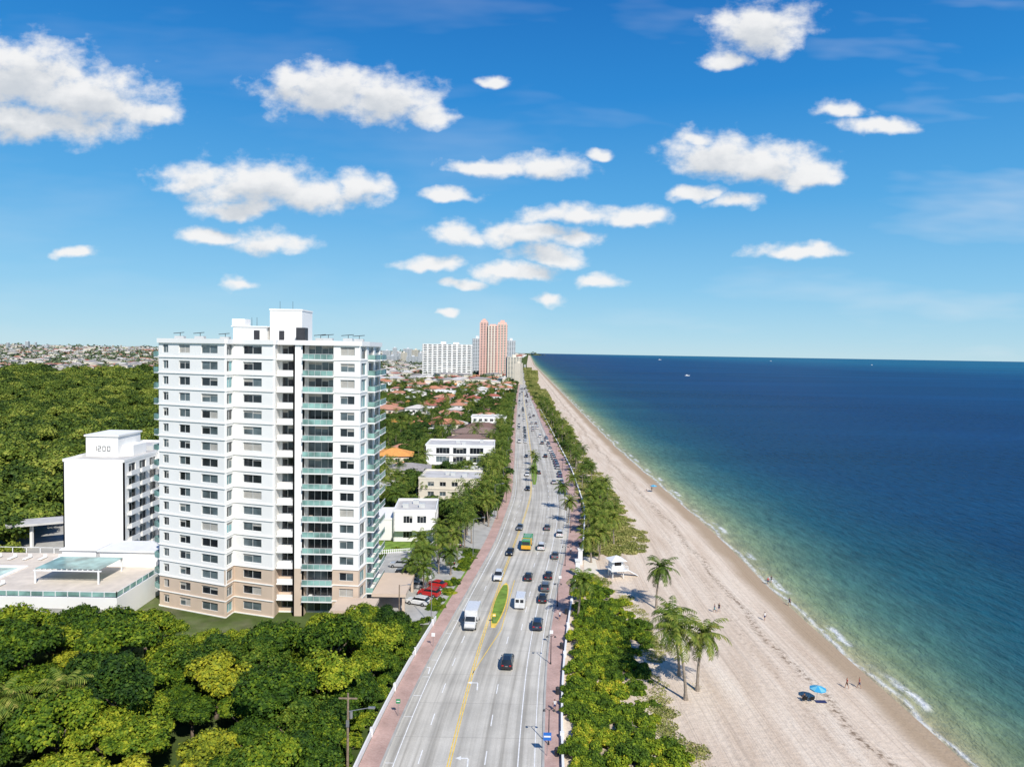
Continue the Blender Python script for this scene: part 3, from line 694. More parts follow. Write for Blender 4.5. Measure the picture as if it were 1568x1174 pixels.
HD=[(M_terra,M_cream,2.4,1,'terracotta_roof_house'),(M_wtile,M_white,2.2,2,'white_roof_house'),(M_terra,M_white,2.4,2,'terracotta_roof_house'),(M_gtile,M_white,2.2,1,'grey_roof_house'),(M_roofflat,M_white,0,2,'flat_roof_house'),(M_brown,M_cream,2.4,1,'brown_roof_house'),(M_red,M_white,2.4,2,'red_roof_house'),(M_red,M_cream,2.6,1,'red_roof_house'),(M_terra,M_cream,2.8,2,'terracotta_roof_house'),(M_wtile,M_cream,2,1,'white_roof_house'),(M_orange,M_cream,2,1,'orange_roof_house'),(M_terra,M_white,2.4,2,'terracotta_roof_house')]
HM=[house('house_v%d'%i,0,0,random.uniform(12,21),random.uniform(10,15),n,rf,wl,0,h,me=True) for i,(rf,wl,h,n,_) in enumerate(HD)]
tp=[];pp=[]
y=215.0
while y<1150:
    lim=-0.25*y-40; x=float(XL(y))-16-random.uniform(0,8)
    while x>lim:
        if not((x>-68 and y<325) or (x>-34 and y<465)) and random.random()<.9:
            k=random.randrange(len(HM)); place(HD[k][4],HM[k],x+random.uniform(-3,3),y+random.uniform(-6,6),0,random.uniform(.7,1.15),random.choice([0,1.57,3.14,4.71])+random.uniform(-.25,.25))
        x-=random.uniform(20,34)
    y+=24
for _ in range(5600):
    y=180+(random.random()**1.3)*1000; lo=-0.25*y-45; hi=float(XL(y))-4.5; x=random.uniform(lo,hi)
    if (-38<x<-5 and 172<y<204) or (-31<x<-7 and 216<y<242) or (-37<x<-5 and 282<y<313) or (-66<x<-40 and 278<y<305): continue
    if -34<x<-4 and 335<y<455 and random.random()<.75: continue
    if x>-72 and y<176: continue
    (pp if random.random()<0.18 else tp).append((x,y,random.uniform(-2.0,0),random.uniform(.35,1.05)))
scatter('neighbourhood_trees',mid,tp); scatter('neighbourhood_palms',[palm_lo],[(a,b,0,d*1.25) for a,b,c,d in pp])
tp=[];pr=[]
y=180.0
while y<1200:
    if y>360: tp.append((float(XW(y))+random.uniform(1,5),y,-1.8,random.uniform(.3,.65)))
    if y>250: tp.append((float(XL(y))-random.uniform(4,8),y+3,-1,random.uniform(.5,.85)))
    if y<700:
        for _ in range(2): pr.append((float(XL(y))-random.uniform(3.6,12),y+random.uniform(-3,3),0,random.uniform(.8,1.25)))
        pr.append((float(XW(y))+random.uniform(1,8),y+random.uniform(-2,2),-.3,random.uniform(.65,1.05)))
    y+=random.uniform(4,9)*max(1,y/400)
scatter('roadside_trees',mid,tp); scatter('roadside_palms',[palm_lo],pr)
def lowhouse(i):
    mb=MB(); w,d,h=random.uniform(14,22),random.uniform(10,16),random.uniform(4,8)
    mb.box(-w/2,w/2,-d/2,d/2,0,h,0); z=h+.02
    mb.add([(-w/2-.5,-d/2-.5,z),(w/2+.5,-d/2-.5,z),(w/2+.5,d/2+.5,z),(-w/2-.5,d/2+.5,z),(-w/4,0,z+2),(w/4,0,z+2)],[(0,1,5,4),(1,2,5),(2,3,4,5),(3,0,4)],1)
    for k in range(4): mb.box(-w/2+1.5+k*3.2,-w/2+3+k*3.2,-d/2-.05,-d/2+.1,h-2.6,h-1.2,2)
    return mb.mesh('far_house_%d'%i,[M_white if i%2 else M_cream,[M_wtile,M_terra,M_gtile,M_red,M_roofflat][i%5],M_glass])
fh_=[lowhouse(i) for i in range(5)]
hp=[]
for _ in range(2300):
    y=1000*(12**(random.random())); x=random.uniform(-0.8*y,float(shore(y))-80); hp.append((x,y,2.0+2*min(1,y/3000),random.uniform(.7,1.3)*max(1,y/2600)))
scatter('distant_houses',fh_,hp)
def slabtower(i):
    mb=MB(); w,d,n=[(40,16,18),(26,22,26),(60,15,12),(34,18,20)][i]
    mb.box(-w/2,w/2,-d/2,d/2,0,n*3,2)
    for k in range(n+1): mb.box(-w/2-.5,w/2+.5,-d/2-.5,d/2+.5,k*3-.9,k*3+.35,0)
    for k in range(int(w/7)+1): mb.box(-w/2+k*7-.5,-w/2+k*7+.9,-d/2-.6,d/2+.6,0,n*3+.2,0)
    mb.box(-4,5,-4,4,n*3,n*3+6,0); return mb.mesh('far_tower_%d'%i,[M_hazy if i!=3 else M_cream,M_roofflat,M_glass2])
M_hazy=plain('concrete_haze_tint',(0.66,0.68,0.70),0.8,0.05,0.02)  # aerial haze painted into the far towers' base colour
ft=[slabtower(i) for i in range(4)]
def T(a,y): return (a-784)/1087*y
mb,loc=block('',T(646,1250),T(722,1250),1250,1275,20,3.1,(8.6,5.6),(6,4),ledge=0.6,sill=1.0,head=2.6,top=False)
mb.box(-12,-3,-6,6,62,67,WHITE); mb.box(10,20,-6,6,62,66,WHITE); mb.obj('white_highrise',WM,loc)
def pink():
    mb=MB(); 
    def shaft(x0,x1,y0,y1,n,m=0,m2=0):
        mb.box(x0+.5,x1-.5,y0+.5,y1-.5,0,n*3.2,2)
        for k in range(n+1): mb.box(x0,x1,y0,y1,k*3.2-.9,k*3.2+.6,m2)
        x=x0
        while x<x1-1: mb.box(x,x+2.4,y0-.3,y1+.3,0,n*3.2+.7,m); x+=5.5
    shaft(-27,-11,0,22,33); shaft(-11,6,-4,20,31,1,0); shaft(6,26,0,24,32,0,1)
    mb.box(-25,-13,3,18,105.6,110,0); mb.box(-22,-16,6,14,110,113,0); mb.box(8,24,3,20,102.4,107,0); mb.box(12,20,6,16,107,111,0); mb.box(-8,4,0,14,99.4,103,0)
    mb.obj('pink_highrise',[M_pink,M_cream,M_glass2],(T(755,1350),1350,0))
pink()
place('cream_highrise',ft[3],T(786,1200),1200,0,0.7,0.2); place('cream_highrise',ft[3],T(794,1130),1130,0,0.5,1.3,0.55)
place('glass_highrise',ft[1],T(729,1500),1510,0,0.7,0.1,1.0); place('white_highrise',ft[1],T(781,1700),1700,0,.8,0.1,1.0)
for a,yy_,k,s in((592,3200,0,.9),(604,3500,1,.8),(613,3300,2,1.0),(624,3600,0,1.1),(636,3100,3,.9),(600,2800,2,.8),(618,2700,3,.7),(632,2600,2,.8),(643,2400,1,.55),(575,4200,1,.7),(560,4600,0,.8)):
    place('distant_highrise',ft[k],T(a,yy_),yy_,0,s,random.uniform(-.2,.2))
for _ in range(110):
    yy_=random.uniform(4500,11000); x=random.uniform(-0.78,-0.20)*yy_
    place('distant_highrise',random.choice(ft),x,yy_,0,random.uniform(.5,1.1),random.uniform(-.3,.3),random.uniform(.3,1.0))
# ------------------------------------------------------------------ palms placed
for a,b,k,s in((1005,932,0,1.22),(1040,1035,1,1.22),(1068,1058,0,1.3),(1050,1072,1,1.32)):
    x,y=S(a,b); place('coconut_palm',palms[k],x,y,0.1,s,2.6 if k else 0.3)
for a,b,k,s in((885,948,0,1.15),(915,845,1,1.2),(905,862,2,1.2),(925,828,2,1.2),(870,800,0,1.),(865,780,1,1.),(935,812,2,1.2),(910,800,0,1.2),(905,775,0,1.1),(880,760,1,.9),(895,735,0,1.),(917,858,0,1.1),(940,835,0,1.1),(920,790,1,1.1),(930,770,0,1.1),(900,820,0,1.2),(655,898,1,1.),(690,880,2,1.0),(640,880,0,.9),(670,862,3,.85),(668,838,0,.9),(705,812,1,1.1),(683,800,2,1.1),(748,806,1,1.),(762,795,0,.95),(735,790,2,1.1),(775,770,0,.95),(600,778,0,1.1),(638,775,3,1.),(615,760,1,1.),(590,765,2,1.2),(680,760,3,.9),(720,752,1,.9),(755,745,0,1.),(740,740,1,.9),(700,745,0,.9),(818,738,0,.8),(817,722,1,.8),(816,712,0,.8),(648,905,2,1.0),(770,755,2,1.),(660,885,0,1.0),(672,878,1,.9),(632,905,0,.9),(700,860,0,1.),(612,800,1,1.1),(590,790,0,1.1),(655,775,1,1.),(760,775,1,1.),(712,825,0,1.),(690,835,1,.9),(725,800,0,1.),(645,860,2,1.1),(750,785,3,.8)):
    x,y=S(a,b); place('coconut_palm',palms[k],x,y,0,s)
for x,y in ((-60,75),(-53,82),(-57,78),(-64,80)): place('coconut_palm',palms[3],x,y,0,1.1)
for k in range(40):
    y=random.uniform(129,176); x=float(XL(y))-random.uniform(3.4,5.6); place('hedge_shrub',random.choice(hedge+grape[:1]),x,y,-1.0,random.uniform(.45,.75))
for k in range(22): place('hedge_shrub',random.choice(hedge),random.uniform(-46,-26),random.uniform(114,123),-.8,random.uniform(.6,.9))
for k in range(12): place('hedge_shrub',random.choice(hedge),random.uniform(-35,-21),random.uniform(184,186) if k%2 else random.uniform(176,178),-1.2,random.uniform(.4,.6))
# ------------------------------------------------------------------ vehicles
CARP={}
def paint(n,c):
    if n not in CARP:
        m,nt,b=base_mat('car_paint_'+n,0.3,0.5); b.inputs['Coat Weight'].default_value=0.6; CARP[n]=m
        f=noise(nt,coords(nt),3,2); nt.links.new(ramp(nt,f,[(0.3,tuple(x*.85 for x in c)),(0.7,c)]),b.inputs['Base Color'])
    return CARP[n]
COL={'black':(0.015,0.016,0.02),'white':(0.75,0.75,0.74),'grey':(0.12,0.13,0.14),'silver':(0.42,0.43,0.44),'blue':(0.03,0.06,0.16),'red':(0.5,0.02,0.02),'navy':(0.02,0.03,0.06),'green':(0.03,0.28,0.09),'yellow':(0.8,0.4,0.02)}
M_tail,_nt,_b=base_mat('tail_lamp',0.3); _b.inputs['Base Color'].default_value=(0.5,0.01,0.01,1)
M_head,_nt,_b=base_mat('head_lamp',0.1); _b.inputs['Base Color'].default_value=(0.8,0.8,0.75,1)
def loft(mb,st,mats_side,m):
    rings=[]
    for y,wl,wt,zb,zt in st:
        c=min(0.12,(zt-zb)*.3); rings.append([(-wl*.93,y,zb),(-wl,y,zb+c),(-(wl*.35+wt*.65),y,zt-c),(-wt*.88,y,zt),(wt*.88,y,zt),((wl*.35+wt*.65),y,zt-c),(wl,y,zb+c),(wl*.93,y,zb)])
    n=8
    for i in range(len(rings)-1):
        for j in range(n):
            k=(j+1)%n; mm=m
            if mats_side is not None and j in(1,5): mm=mats_side
            if mats_side is not None and j in (2,3,4) and (abs(st[i][4]-st[i+1][4])>0.2): mm=mats_side
            mb.add([rings[i][j],rings[i][k],rings[i+1][k],rings[i+1][j]],[(0,1,2,3)],mm)
    mb.add(rings[0],[tuple(range(7,-1,-1))],m); mb.add(rings[-1],[tuple(range(8))],m)
def wheels(mb,L,w,r=0.34,fb=(1.35,-1.4)):
    for y in fb:
        for s in(-1,1):
            mb.cyl((s*(w-.22),y,r),(s*(w+.01),y,r),r,r,14,2); mb.cyl((s*(w),y,r),(s*(w+.03),y,r),r*.55,r*.5,10,3)
def car_mesh(kind):
    mb=MB()
    if kind=='car':
        loft(mb,[(-2.3,.72,.68,.38,.78),(-2.2,.86,.80,.28,.98),(-1.2,.9,.84,.25,1.0),(0,.9,.85,.25,.98),(1.0,.9,.84,.25,.95),(2.0,.86,.76,.27,.80),(2.28,.70,.6,.35,.62)],None,0)
        loft(mb,[(-1.85,.76,.74,.93,.98),(-1.15,.80,.62,.93,1.40),(-.2,.80,.62,.93,1.45),(.35,.80,.62,.93,1.42),(1.15,.78,.74,.9,.95)],1,0)
        wheels(mb,4.6,.88)
    elif kind in('suv','pickup'):
        loft(mb,[(-2.35,.78,.74,.45,.95),(-2.28,.92,.88,.35,1.12),(0,.94,.9,.32,1.12),(1.1,.94,.88,.32,1.10),(2.1,.92,.82,.35,1.02),(2.35,.78,.7,.42,.80)],None,0)
        if kind=='suv': loft(mb,[(-2.25,.84,.80,1.07,1.12),(-2.0,.84,.68,1.07,1.70),(-.6,.84,.70,1.07,1.76),(.3,.84,.69,1.07,1.73),(1.05,.82,.78,1.05,1.10)],1,0)
        else:
            loft(mb,[(-.75,.84,.80,1.07,1.12),(-.65,.84,.68,1.07,1.72),(.3,.84,.69,1.07,1.74),(1.05,.82,.78,1.05,1.10)],1,0); mb.box(-.8,.8,-2.2,-.85,1.10,1.125,2)
        wheels(mb,4.7,.93,.38,(1.45,-1.45))
        for s in(-1,1): mb.box(s*.62-.02,s*.62+.02,-1.8,.1,1.76,1.80,3)
    elif kind=='van':
        loft(mb,[(-2.85,.9,.84,.4,1.3),(-2.8,1.0,.94,.35,2.3),(1.2,1.0,.94,.35,2.35),(1.55,1.0,.86,.35,2.2),(2.25,.97,.88,.35,1.35),(2.85,.9,.8,.4,1.0)],None,0)
        mb.hexa([(-.84,1.62,2.12),(.84,1.62,2.12),(.9,2.27,1.40),(-.9,2.27,1.40)],[(-.80,1.66,2.17),(.80,1.66,2.17),(.86,2.31,1.44),(-.86,2.31,1.44)],1)
        for s in(-1,1): mb.box(s*.985-.03,s*.985+.03,.5,1.4,1.4,2.0,1)
        for s in(-1,1): mb.box(s*.45-.33,s*.45+.33,-2.87,-2.80,1.45,2.05,1)
        wheels(mb,5.7,.98,.38,(1.9,-1.8))
    elif kind=='box_truck':
        loft(mb,[(1.7,1.0,.95,.5,2.3),(2.4,1.05,.9,.5,2.35),(3.0,1.05,.95,.5,1.5),(3.7,1.0,.9,.5,1.35),(3.85,.9,.8,.55,1.1)],None,0)
        mb.hexa([(-.84,2.46,2.26),(.84,2.46,2.26),(.92,3.0,1.58),(-.92,3.0,1.58)],[(-.80,2.52,2.3),(.80,2.52,2.3),(.88,3.05,1.62),(-.88,3.05,1.62)],1)
        mb.box(-1.2,1.2,-3.4,1.62,.9,3.1,0,.04); mb.box(-1.0,1.0,-3.3,3.2,.45,.88,2)
        for s in(-1,1): mb.box(s*1.05-.03,s*1.05+.03,1.9,2.5,1.5,2.05,1); mb.box(s*1.25-.08,s*1.25+.08,2.7,2.8,1.5,1.9,2)
        wheels(mb,7,1.08,.45,(2.7,-2.0)); mb.box(-.95,.95,3.84,3.9,.55,.8,3)
    elif kind=='dump':
        mb.box(-1.15,1.15,1.5,3.6,.6,2.7,0,.12); mb.box(-.95,.95,3.5,3.62,1.6,2.4,1); mb.box(-1.2,1.2,-3.6,1.3,1.1,2.6,0,.05); mb.box(-1.26,1.26,1.0,1.3,1.1,2.7,4); mb.box(-1.25,1.25,-3.7,-3.5,.9,2.7,0); mb.box(-1.0,1.0,-3.4,3.4,.5,1.1,2)
        mb.box(-1.1,1.1,-3.3,1.0,2.55,2.85,0,.3); mb.box(-1.2,1.2,3.6,3.75,.6,1.5,4)
        wheels(mb,7,1.1,.5,(2.6,-1.6)); wheels(mb,7,1.1,.5,(-2.8,))
    if kind in('car','suv','pickup'):
        zt=.80 if kind=='car' else .98; yb=-2.29 if kind=='car' else -2.36; yf=2.2 if kind=='car' else 2.3
        for s in(-1,1):
            mb.box(s*.6-.16,s*.6+.16,yb-.02,yb+.08,zt-.14,zt+.02,6); mb.box(s*.58-.15,s*.58+.15,yf-.1,yf+.06,zt-.2,zt-.06,7)
            mb.box(s*.98-.1,s*.98+.06,.75,.9,zt+.15,zt+.28,0)
        mb.box(-.22,.22,yb-.03,yb,zt-.2,zt-.08,3)
        mb.box(-.5,.5,yf+.02,yf+.1,.42,.56,2)
    return mb
CM={}
def car(kind,col,x,y,north=True,name=None,rot=None):
    key=(kind,col)
    if key not in CM: CM[key]=car_mesh(kind).mesh(kind,[paint(col,COL[col]),M_glass,M_rubber,M_steel,paint('yellow',COL['yellow']),M_leaf,M_tail,M_head],smooth=False)
    dx_=float(XY(y+3)-XY(y-3))/6; a=-math.atan(dx_)+(0 if north else math.pi)
    if rot is not None: a=rot
    nmv={'car':'car','suv':'suv','van':'white_van','box_truck':'box_truck','dump':'dump_truck','pickup':'pickup_truck'}[kind]
    place(name or nmv,CM[key],x,y,0.035,1,a)
for kind,col,a,b,n in(('suv','black',777,1018,1),('box_truck','white',723,955,0),('van','white',797,926,1),('suv','navy',823,960,1),('car','black',831,919,1),('suv','grey',835,902,1),('car','black',840,884,1),('car','black',809,886,1),('car','grey',850,853,1),('suv','white',829,840,1),('car','black',781,848,0),('suv','white',763,886,0),('dump','green',807,838,0),('car','grey',796,810,0),('car','black',808,750,0),('car','white',807,728,0),('car','grey',838,810,1),('suv','white',857,820,1),('car','black',825,725,1),('car','silver',848,740,1),('suv','black',835,700,1),('car','white',842,690,1),('car','navy',806,700,0)):
    x,y=S(a,b); car(kind,col,x,y,bool(n))
yv=390
while yv<1000:
    for t in (-.75,-.3,.3,.62):
        if random.random()<0.36:
            x=float(fr(t)(yv)) if t>0 else float(fl(-t)(yv)); car(random.choice(['car','suv']),random.choice(['black','white','silver','grey','white']),x,yv+random.uniform(-4,4),t>0)
    yv+=15
for yv in np.arange(265,420,6.8):
    if random.random()<.8: car(random.choice(['car','suv']),random.choice(['black','white','silver','grey','blue']),float(fr(.93)(yv)),yv,True)
for kind,col,a,b,r in(('car','red',668,898,1.2),('suv','red',657,912,1.2),('suv','white',640,925,1.2),('car','silver',627,888,1.5),('suv','black',622,878,1.5),('car','white',648,885,1.3),('car','silver',636,900,1.4),('suv','white',680,850,.2),('car','grey',700,835,.2),('car','black',690,862,.2),('suv','silver',612,868,1.5)):
    x,y=S(a,b); car(kind,col,x,y,True,'parked_'+kind,r)
# ------------------------------------------------------------------ street furniture
def lamp(x,y,h=4.6,side=1,mat=M_dark,tall=False):
    mb=MB(); mb.cyl((0,0,0),(0,0,.4),.14,.10,8,0); mb.cyl((0,0,.4),(0,0,h),.075,.05,8,0)
    if tall:
        mb.cyl((0,0,h),(side*2.2,0,h+.5),.05,.04,6,0); mb.box(min(side*2.1,side*2.8),max(side*2.1,side*2.8),-.16,.16,h+.42,h+.58,0)
    else:
        for s in(-1,1):
            mb.cyl((0,0,h-.1),(s*.35,0,h+.15),.035,.03,6,0); mb.cyl((s*.35,0,h+.15),(s*.65,0,h+.02),.03,.03,6,0); mb.cyl((s*.65,0,h+.05),(s*.65,0,h-.18),.06,.2,10,0); mb.cyl((s*.65,0,h-.18),(s*.65,0,h-.26),.15,.08,8,1)
    place('street_lamp',mb.mesh('street_lamp',[mat,M_white2]),x,y,.1,1,0)
for yv in (62,88.5,112,138,165,196,228,262,300,345,400): lamp(float(XR(yv))+.8,yv)
for yv in (128,170,215): lamp(float(XL(yv))-3.4,yv,9.5,1,M_steel,True)
for yv in range(250,900,45): lamp(float(XL(yv))-3.4,yv,9,1,M_steel,True)
mb=MB(); mb.cyl((0,0,0),(0,0,9.6),.17,.11,9,0); mb.box(-1.1,1.1,-.06,.06,8.9,9.05,0); mb.cyl((0,0,7.4),(2.6,0,7.9),.045,.04,6,1); mb.box(2.4,3.2,-.16,.16,7.82,7.98,1)
mb.box(-.18,.18,-.22,-.1,5.6,6.4,1); mb.cyl((.35,0,6.6),(.35,0,7.4),.2,.2,10,1); mb.obj('utility_pole',[M_wood,M_steel],(-18.7,82,0))
mb=MB(); mb.cyl((0,0,0),(0,0,7.6),.13,.1,9,0); mb.cyl((0,0,7.4),(1.6,0,7.7),.04,.04,6,1); mb.box(1.5,2.1,-.14,.14,7.62,7.75,1); mb.obj('utility_pole',[M_wood,M_steel],(-19.8,127,0))
def sign(x,y,c,h=2.4,w=.6,hh=.6):
    mb=MB(); mb.cyl((0,0,0),(0,0,h),.035,.035,6,0); mb.box(-w/2,w/2,-.05,-.02,h-hh,h,1); mb.box(-w/2+.08,w/2-.08,-.06,-.05,h-hh*.6,h-hh*.4,2)
    mb.obj('traffic_sign',[M_steel,c,M_white2],(x,y,.1))
M_bluesign=plain('blue_sign',(0.03,0.15,0.5),.4,.05,1); M_greensign=plain('green_sign',(0.02,0.25,0.1),.4,.05,1)
sign(float(XR(86))+.6,86,M_bluesign,3.0,1.0,1.0); sign(float(XR(120))+.6,120,M_white2); sign(float(XL(118))-.7,118,M_white2); sign(float(XR(150))+.6,150,M_white2); sign(float(XL(95))-.7,95,M_greensign); sign(float(XY(128.5))+1.3,129,M_yellow,1.8,.6,.6)
mb=MB()
for y in(157.5,166.5): 
    x=float(XW(y)); mb.box(x-.5,x+.5,y-.5,y+.5,0,3.6,0); mb.box(x-.65,x+.65,y-.65,y+.65,3.6,3.9,0)
mb.obj('beach_gateway',[M_white2])
for yv in range(70,300,16):
    mb=MB(); mb.cyl((0,0,0),(0,0,.95),.28,.3,10,0); mb.cyl((0,0,.95),(0,0,1.1),.32,.15,10,1); mb.obj('litter_bin',[M_dark,M_dark],(float(XW(yv))-.7,yv,.14))
mb=MB()
for p,q in (((-36,171),(-20.5,175.5)),((-20.5,175.5),(-19.2,184))):
    mb.wall(p,q,.9,1.0,.04,.04,0); mb.wall(p,q,.2,.3,.04,.04,0); L=math.hypot(q[0]-p[0],q[1]-p[1])
    for i in range(int(L/.5)): mb.wall(p,q,0,1.1,.03,.03,0,i*.5,i*.5+.2)
mb.obj('white_fence',[M_white2])
x,y=S(943,884)
mb=MB()
for a in(-1.3,1.3):
    for b in(-1.3,1.3): mb.cyl((a,b,-.2),(a*.95,b*.95,2.0),.1,.1,6,0)
    mb.cyl((a,-1.3,.1),(a,1.3,1.8),.05,.05,5,0)
mb.box(-2.0,2.0,-2.2,1.7,1.95,2.12,0); mb.box(-1.3,1.3,-1.0,1.4,2.12,4.0,0); mb.box(-.8,.8,-1.04,-1.0,2.9,3.7,1); mb.box(1.3,1.34,-.6,.9,2.9,3.7,1)
mb.add([(-1.9,-1.9,4.0),(1.9,-1.9,4.0),(1.9,1.9,4.0),(-1.9,1.9,4.0),(0,0,5.0)],[(0,1,4),(1,2,4),(2,3,4),(3,0,4),(3,2,1,0)],0)
for (p,q) in(((-1.95,-2.15),(1.95,-2.15)),((1.95,-2.15),(1.95,1.6)),((-1.95,1.6),(-1.95,-2.15))):
    mb.wall(p,q,2.95,3.03,.03,.03,0); mb.wall(p,q,2.5,2.56,.02,.02,0)
for p in((-1.95,-2.15),(0,-2.15),(1.95,-2.15),(1.95,0),(-1.95,0)): mb.box(p[0]-.05,p[0]+.05,p[1]-.05,p[1]+.05,2.1,3.03,0)
mb.hexa([(2.0,-.6,1.9),(5.2,-.6,.05),(5.2,.5,.05),(2.0,.5,1.9)],[(2.0,-.6,2.05),(5.2,-.6,.2),(5.2,.5,.2),(2.0,.5,2.05)],0)
mb.obj('lifeguard_tower',[M_white2,M_glass],(x,y,.1),.25)
# ------------------------------------------------------------------ people
SK=plain('skin',(0.42,0.24,0.16),.6,.05,2); HAIR=plain('hair',(0.03,0.02,0.015),.7,.2,5)
CL={c:plain('cloth_'+c,v,.85,.1,3) for c,v in {'red':(.5,.05,.04),'navy':(.03,.04,.12),'white':(.7,.7,.68),'black':(.02,.02,.02),'teal':(.05,.3,.35)}.items()}
def person(x,y,z,face,top,bot,sit=False,step=.28,name='person'):
    J={'pel':(0,0,.95,.13),'wst':(0,0,1.12,.115),'chs':(0,.01,1.33,.15),'nck':(0,0,1.47,.06),'hd0':(0,.01,1.56,.075),'hd1':(0,.015,1.66,.095),'hd2':(0,.01,1.74,.06)}
    E=[('pel','wst'),('wst','chs'),('chs','nck'),('nck','hd0'),('hd0','hd1'),('hd1','hd2')]
    for s,n in((-1,'l'),(1,'r')):
        st=step*s
        if sit: L=[('hip',(s*.1,.03,.92,.1)),('kne',(s*.14,.45,1.12,.07)),('ank',(s*.14,.75,.93,.045)),('toe',(s*.15,.88,.95,.035))]
        else: L=[('hip',(s*.1,0,.88,.1)),('kne',(s*.11,st*.45+.04,.50,.065)),('ank',(s*.11,st,.09,.042)),('toe',(s*.12,st+.17,.03,.032))]
        for k,v in L: J[k+n]=v
        E+=[('pel','hip'+n),('hip'+n,'kne'+n),('kne'+n,'ank'+n),('ank'+n,'toe'+n)]
        for k,v in [('sho',(s*.19,0,1.40,.06)),('elb',(s*.25,-st*.3-.02,1.12,.042)),('wri',(s*.26,-st*.55+.08,.88,.028)),('pal',(s*.26,-st*.6+.10,.81,.033))]: J[k+n]=v
        E+=[('chs','sho'+n),('sho'+n,'elb'+n),('elb'+n,'wri'+n),('wri'+n,'pal'+n)]
    keys=list(J); me=bpy.data.meshes.new(name); me.from_pydata([J[k][:3] for k in keys],[(keys.index(a),keys.index(b)) for a,b in E],[])
    o=bpy.data.objects.new(name,me); o.location=(x,y,z-(.80 if sit else 0)); o.rotation_euler=(0,0,face); link(o)
    md=o.modifiers.new('skin','SKIN'); md.use_smooth_shade=True
    for i,k in enumerate(keys):
        sv=me.skin_vertices[0].data[i]; sv.radius=(J[k][3],J[k][3]*(.75 if k in('chs','wst','pel') else 1)); sv.use_root=(k=='pel')
    o.modifiers.new('sub','SUBSURF').levels=1; o.modifiers['sub'].render_levels=1
    dg=bpy.context.evaluated_depsgraph_get(); ev=o.evaluated_get(dg); m2=bpy.data.meshes.new_from_object(ev); o.modifiers.clear(); o.data=m2
    m2.materials.clear()
    for m in(SK,CL[top],CL[bot],HAIR): m2.materials.append(m)
    for p in m2.polygons:
        c=p.center; i=0
        if c.z>1.68 or (c.z>1.58 and c.y<-.02): i=3
        elif c.z>1.02 and c.z<1.45 and abs(c.x)<.22: i=1
        elif .62<c.z<=1.02 and abs(c.x)<.22: i=2
        if sit and c.z<=1.02 and c.y>.3: i=0
        p.material_index=i
    mb=MB()
    for n,s in(('l',-1),('r',1)):
        px,py,pz,_=J['pal'+n]
        for k,l in enumerate((.065,.075,.07,.055)): mb.cyl((px,py-.03+k*.02,pz-.01),(px-s*.01,py-.03+k*.021,pz-.03-l*.6),.009,.008,5,0); mb.cyl((px-s*.01,py-.03+k*.021,pz-.03-l*.6),(px-s*.03,py-.03+k*.021,pz-.03-l),.008,.006,5,0)
        mb.cyl((px,py+.03,pz+.01),(px-s*.015,py+.065,pz-.035),.011,.008,5,0)
        mb.cyl((s*.034,.085,1.655),(s*.034,.108,1.655),.012,.008,6,1); mb.cyl((s*.09,0,1.635),(s*.105,-.01,1.635),.03,.02,6,0)
    mb.cyl((0,.09,1.655),(0,.128,1.615),.008,.016,6,0); mb.cyl((-.022,.1,1.59),(.022,.1,1.59),.007,.007,5,2)
    mb.obj('hands_and_face',[SK,HAIR,CL['red']],parent=o)
for a,b,fc,t,bo in((1297,1050,1.6,'red','black'),(1316,1048,1.4,'red','navy'),(1209,921,-.8,'navy','black'),(1101,937,2.4,'black','navy'),(1094,938,-2.,'navy','teal'),(1176,889,.4,'red','navy'),(1171,948,.2,'white','navy'),(998,750,0,'black','navy'),(1181,886,.4,'black','black'),(990,752,1,'white','navy')):
    x,y=S(a,b); sh=float(shore(y)); zz=float(beach_z(sh-x)); person(x,y,max(zz,-.9),fc,t,bo)
for yv in(97,131,175,240):
    person(float(XR(yv))+1.6,yv,.14,0.1,'white','navy')
M_bl2=plain('umbrella_light_blue',(.18,.5,.62),.7,.05,1); M_bl1=plain('umbrella_blue',(.05,.35,.6),.7,.05,1)
def umbrella(x,y,col,z=.1):
    mb=MB(); mb.cyl((0,0,0),(0.15,0,2.2),.025,.02,6,0); n=8; V=[(.15,0,2.35)]
    for i in range(n): 
        a=2*math.pi*i/n; V.append((.15+math.cos(a)*1.2,math.sin(a)*1.2,1.95)); 
    for i in range(n):
        mb.add([V[0],V[1+i],V[1+(i+1)%n]],[(0,1,2)],1 if i%2 else 2); p,q=V[1+i],V[1+(i+1)%n]; mb.add([p,q,(q[0],q[1],1.8),(p[0],p[1],1.8)],[(0,1,2,3)],1)
    mb.obj('beach_umbrella',[M_steel,col,M_bl2],(x,y,z))
x,y=S(1250,1074); umbrella(x,y,M_bl1,.05)
mb=MB()
for k in(0,1):
    o=k*1.0; mb.box(-.3+o,.3+o,0,.55,.3,.34,0); mb.hexa([(-.3+o,-.02,.3),(.3+o,-.02,.3),(.3+o,.03,.3),(-.3+o,.03,.3)],[(-.3+o,-.35,.95),(.3+o,-.35,.95),(.3+o,-.3,.95),(-.3+o,-.3,.95)],0)
    for a in(-.3,.3):
        for b in(0,.5): mb.cyl((a+o,b,0),(a+o,b,.5),.02,.02,5,1)
mb.box(1.6,3.2,-.2,.6,.01,.03,2); mb.obj('beach_chair',[CL['black'],M_steel,CL['navy']],(x-1.8,y-.3,.1)); person(x-1.8,y-.1,.42,.1,'black','navy',sit=True)
x,y=S(1000,752); umbrella(x,y,M_bl1,.1)
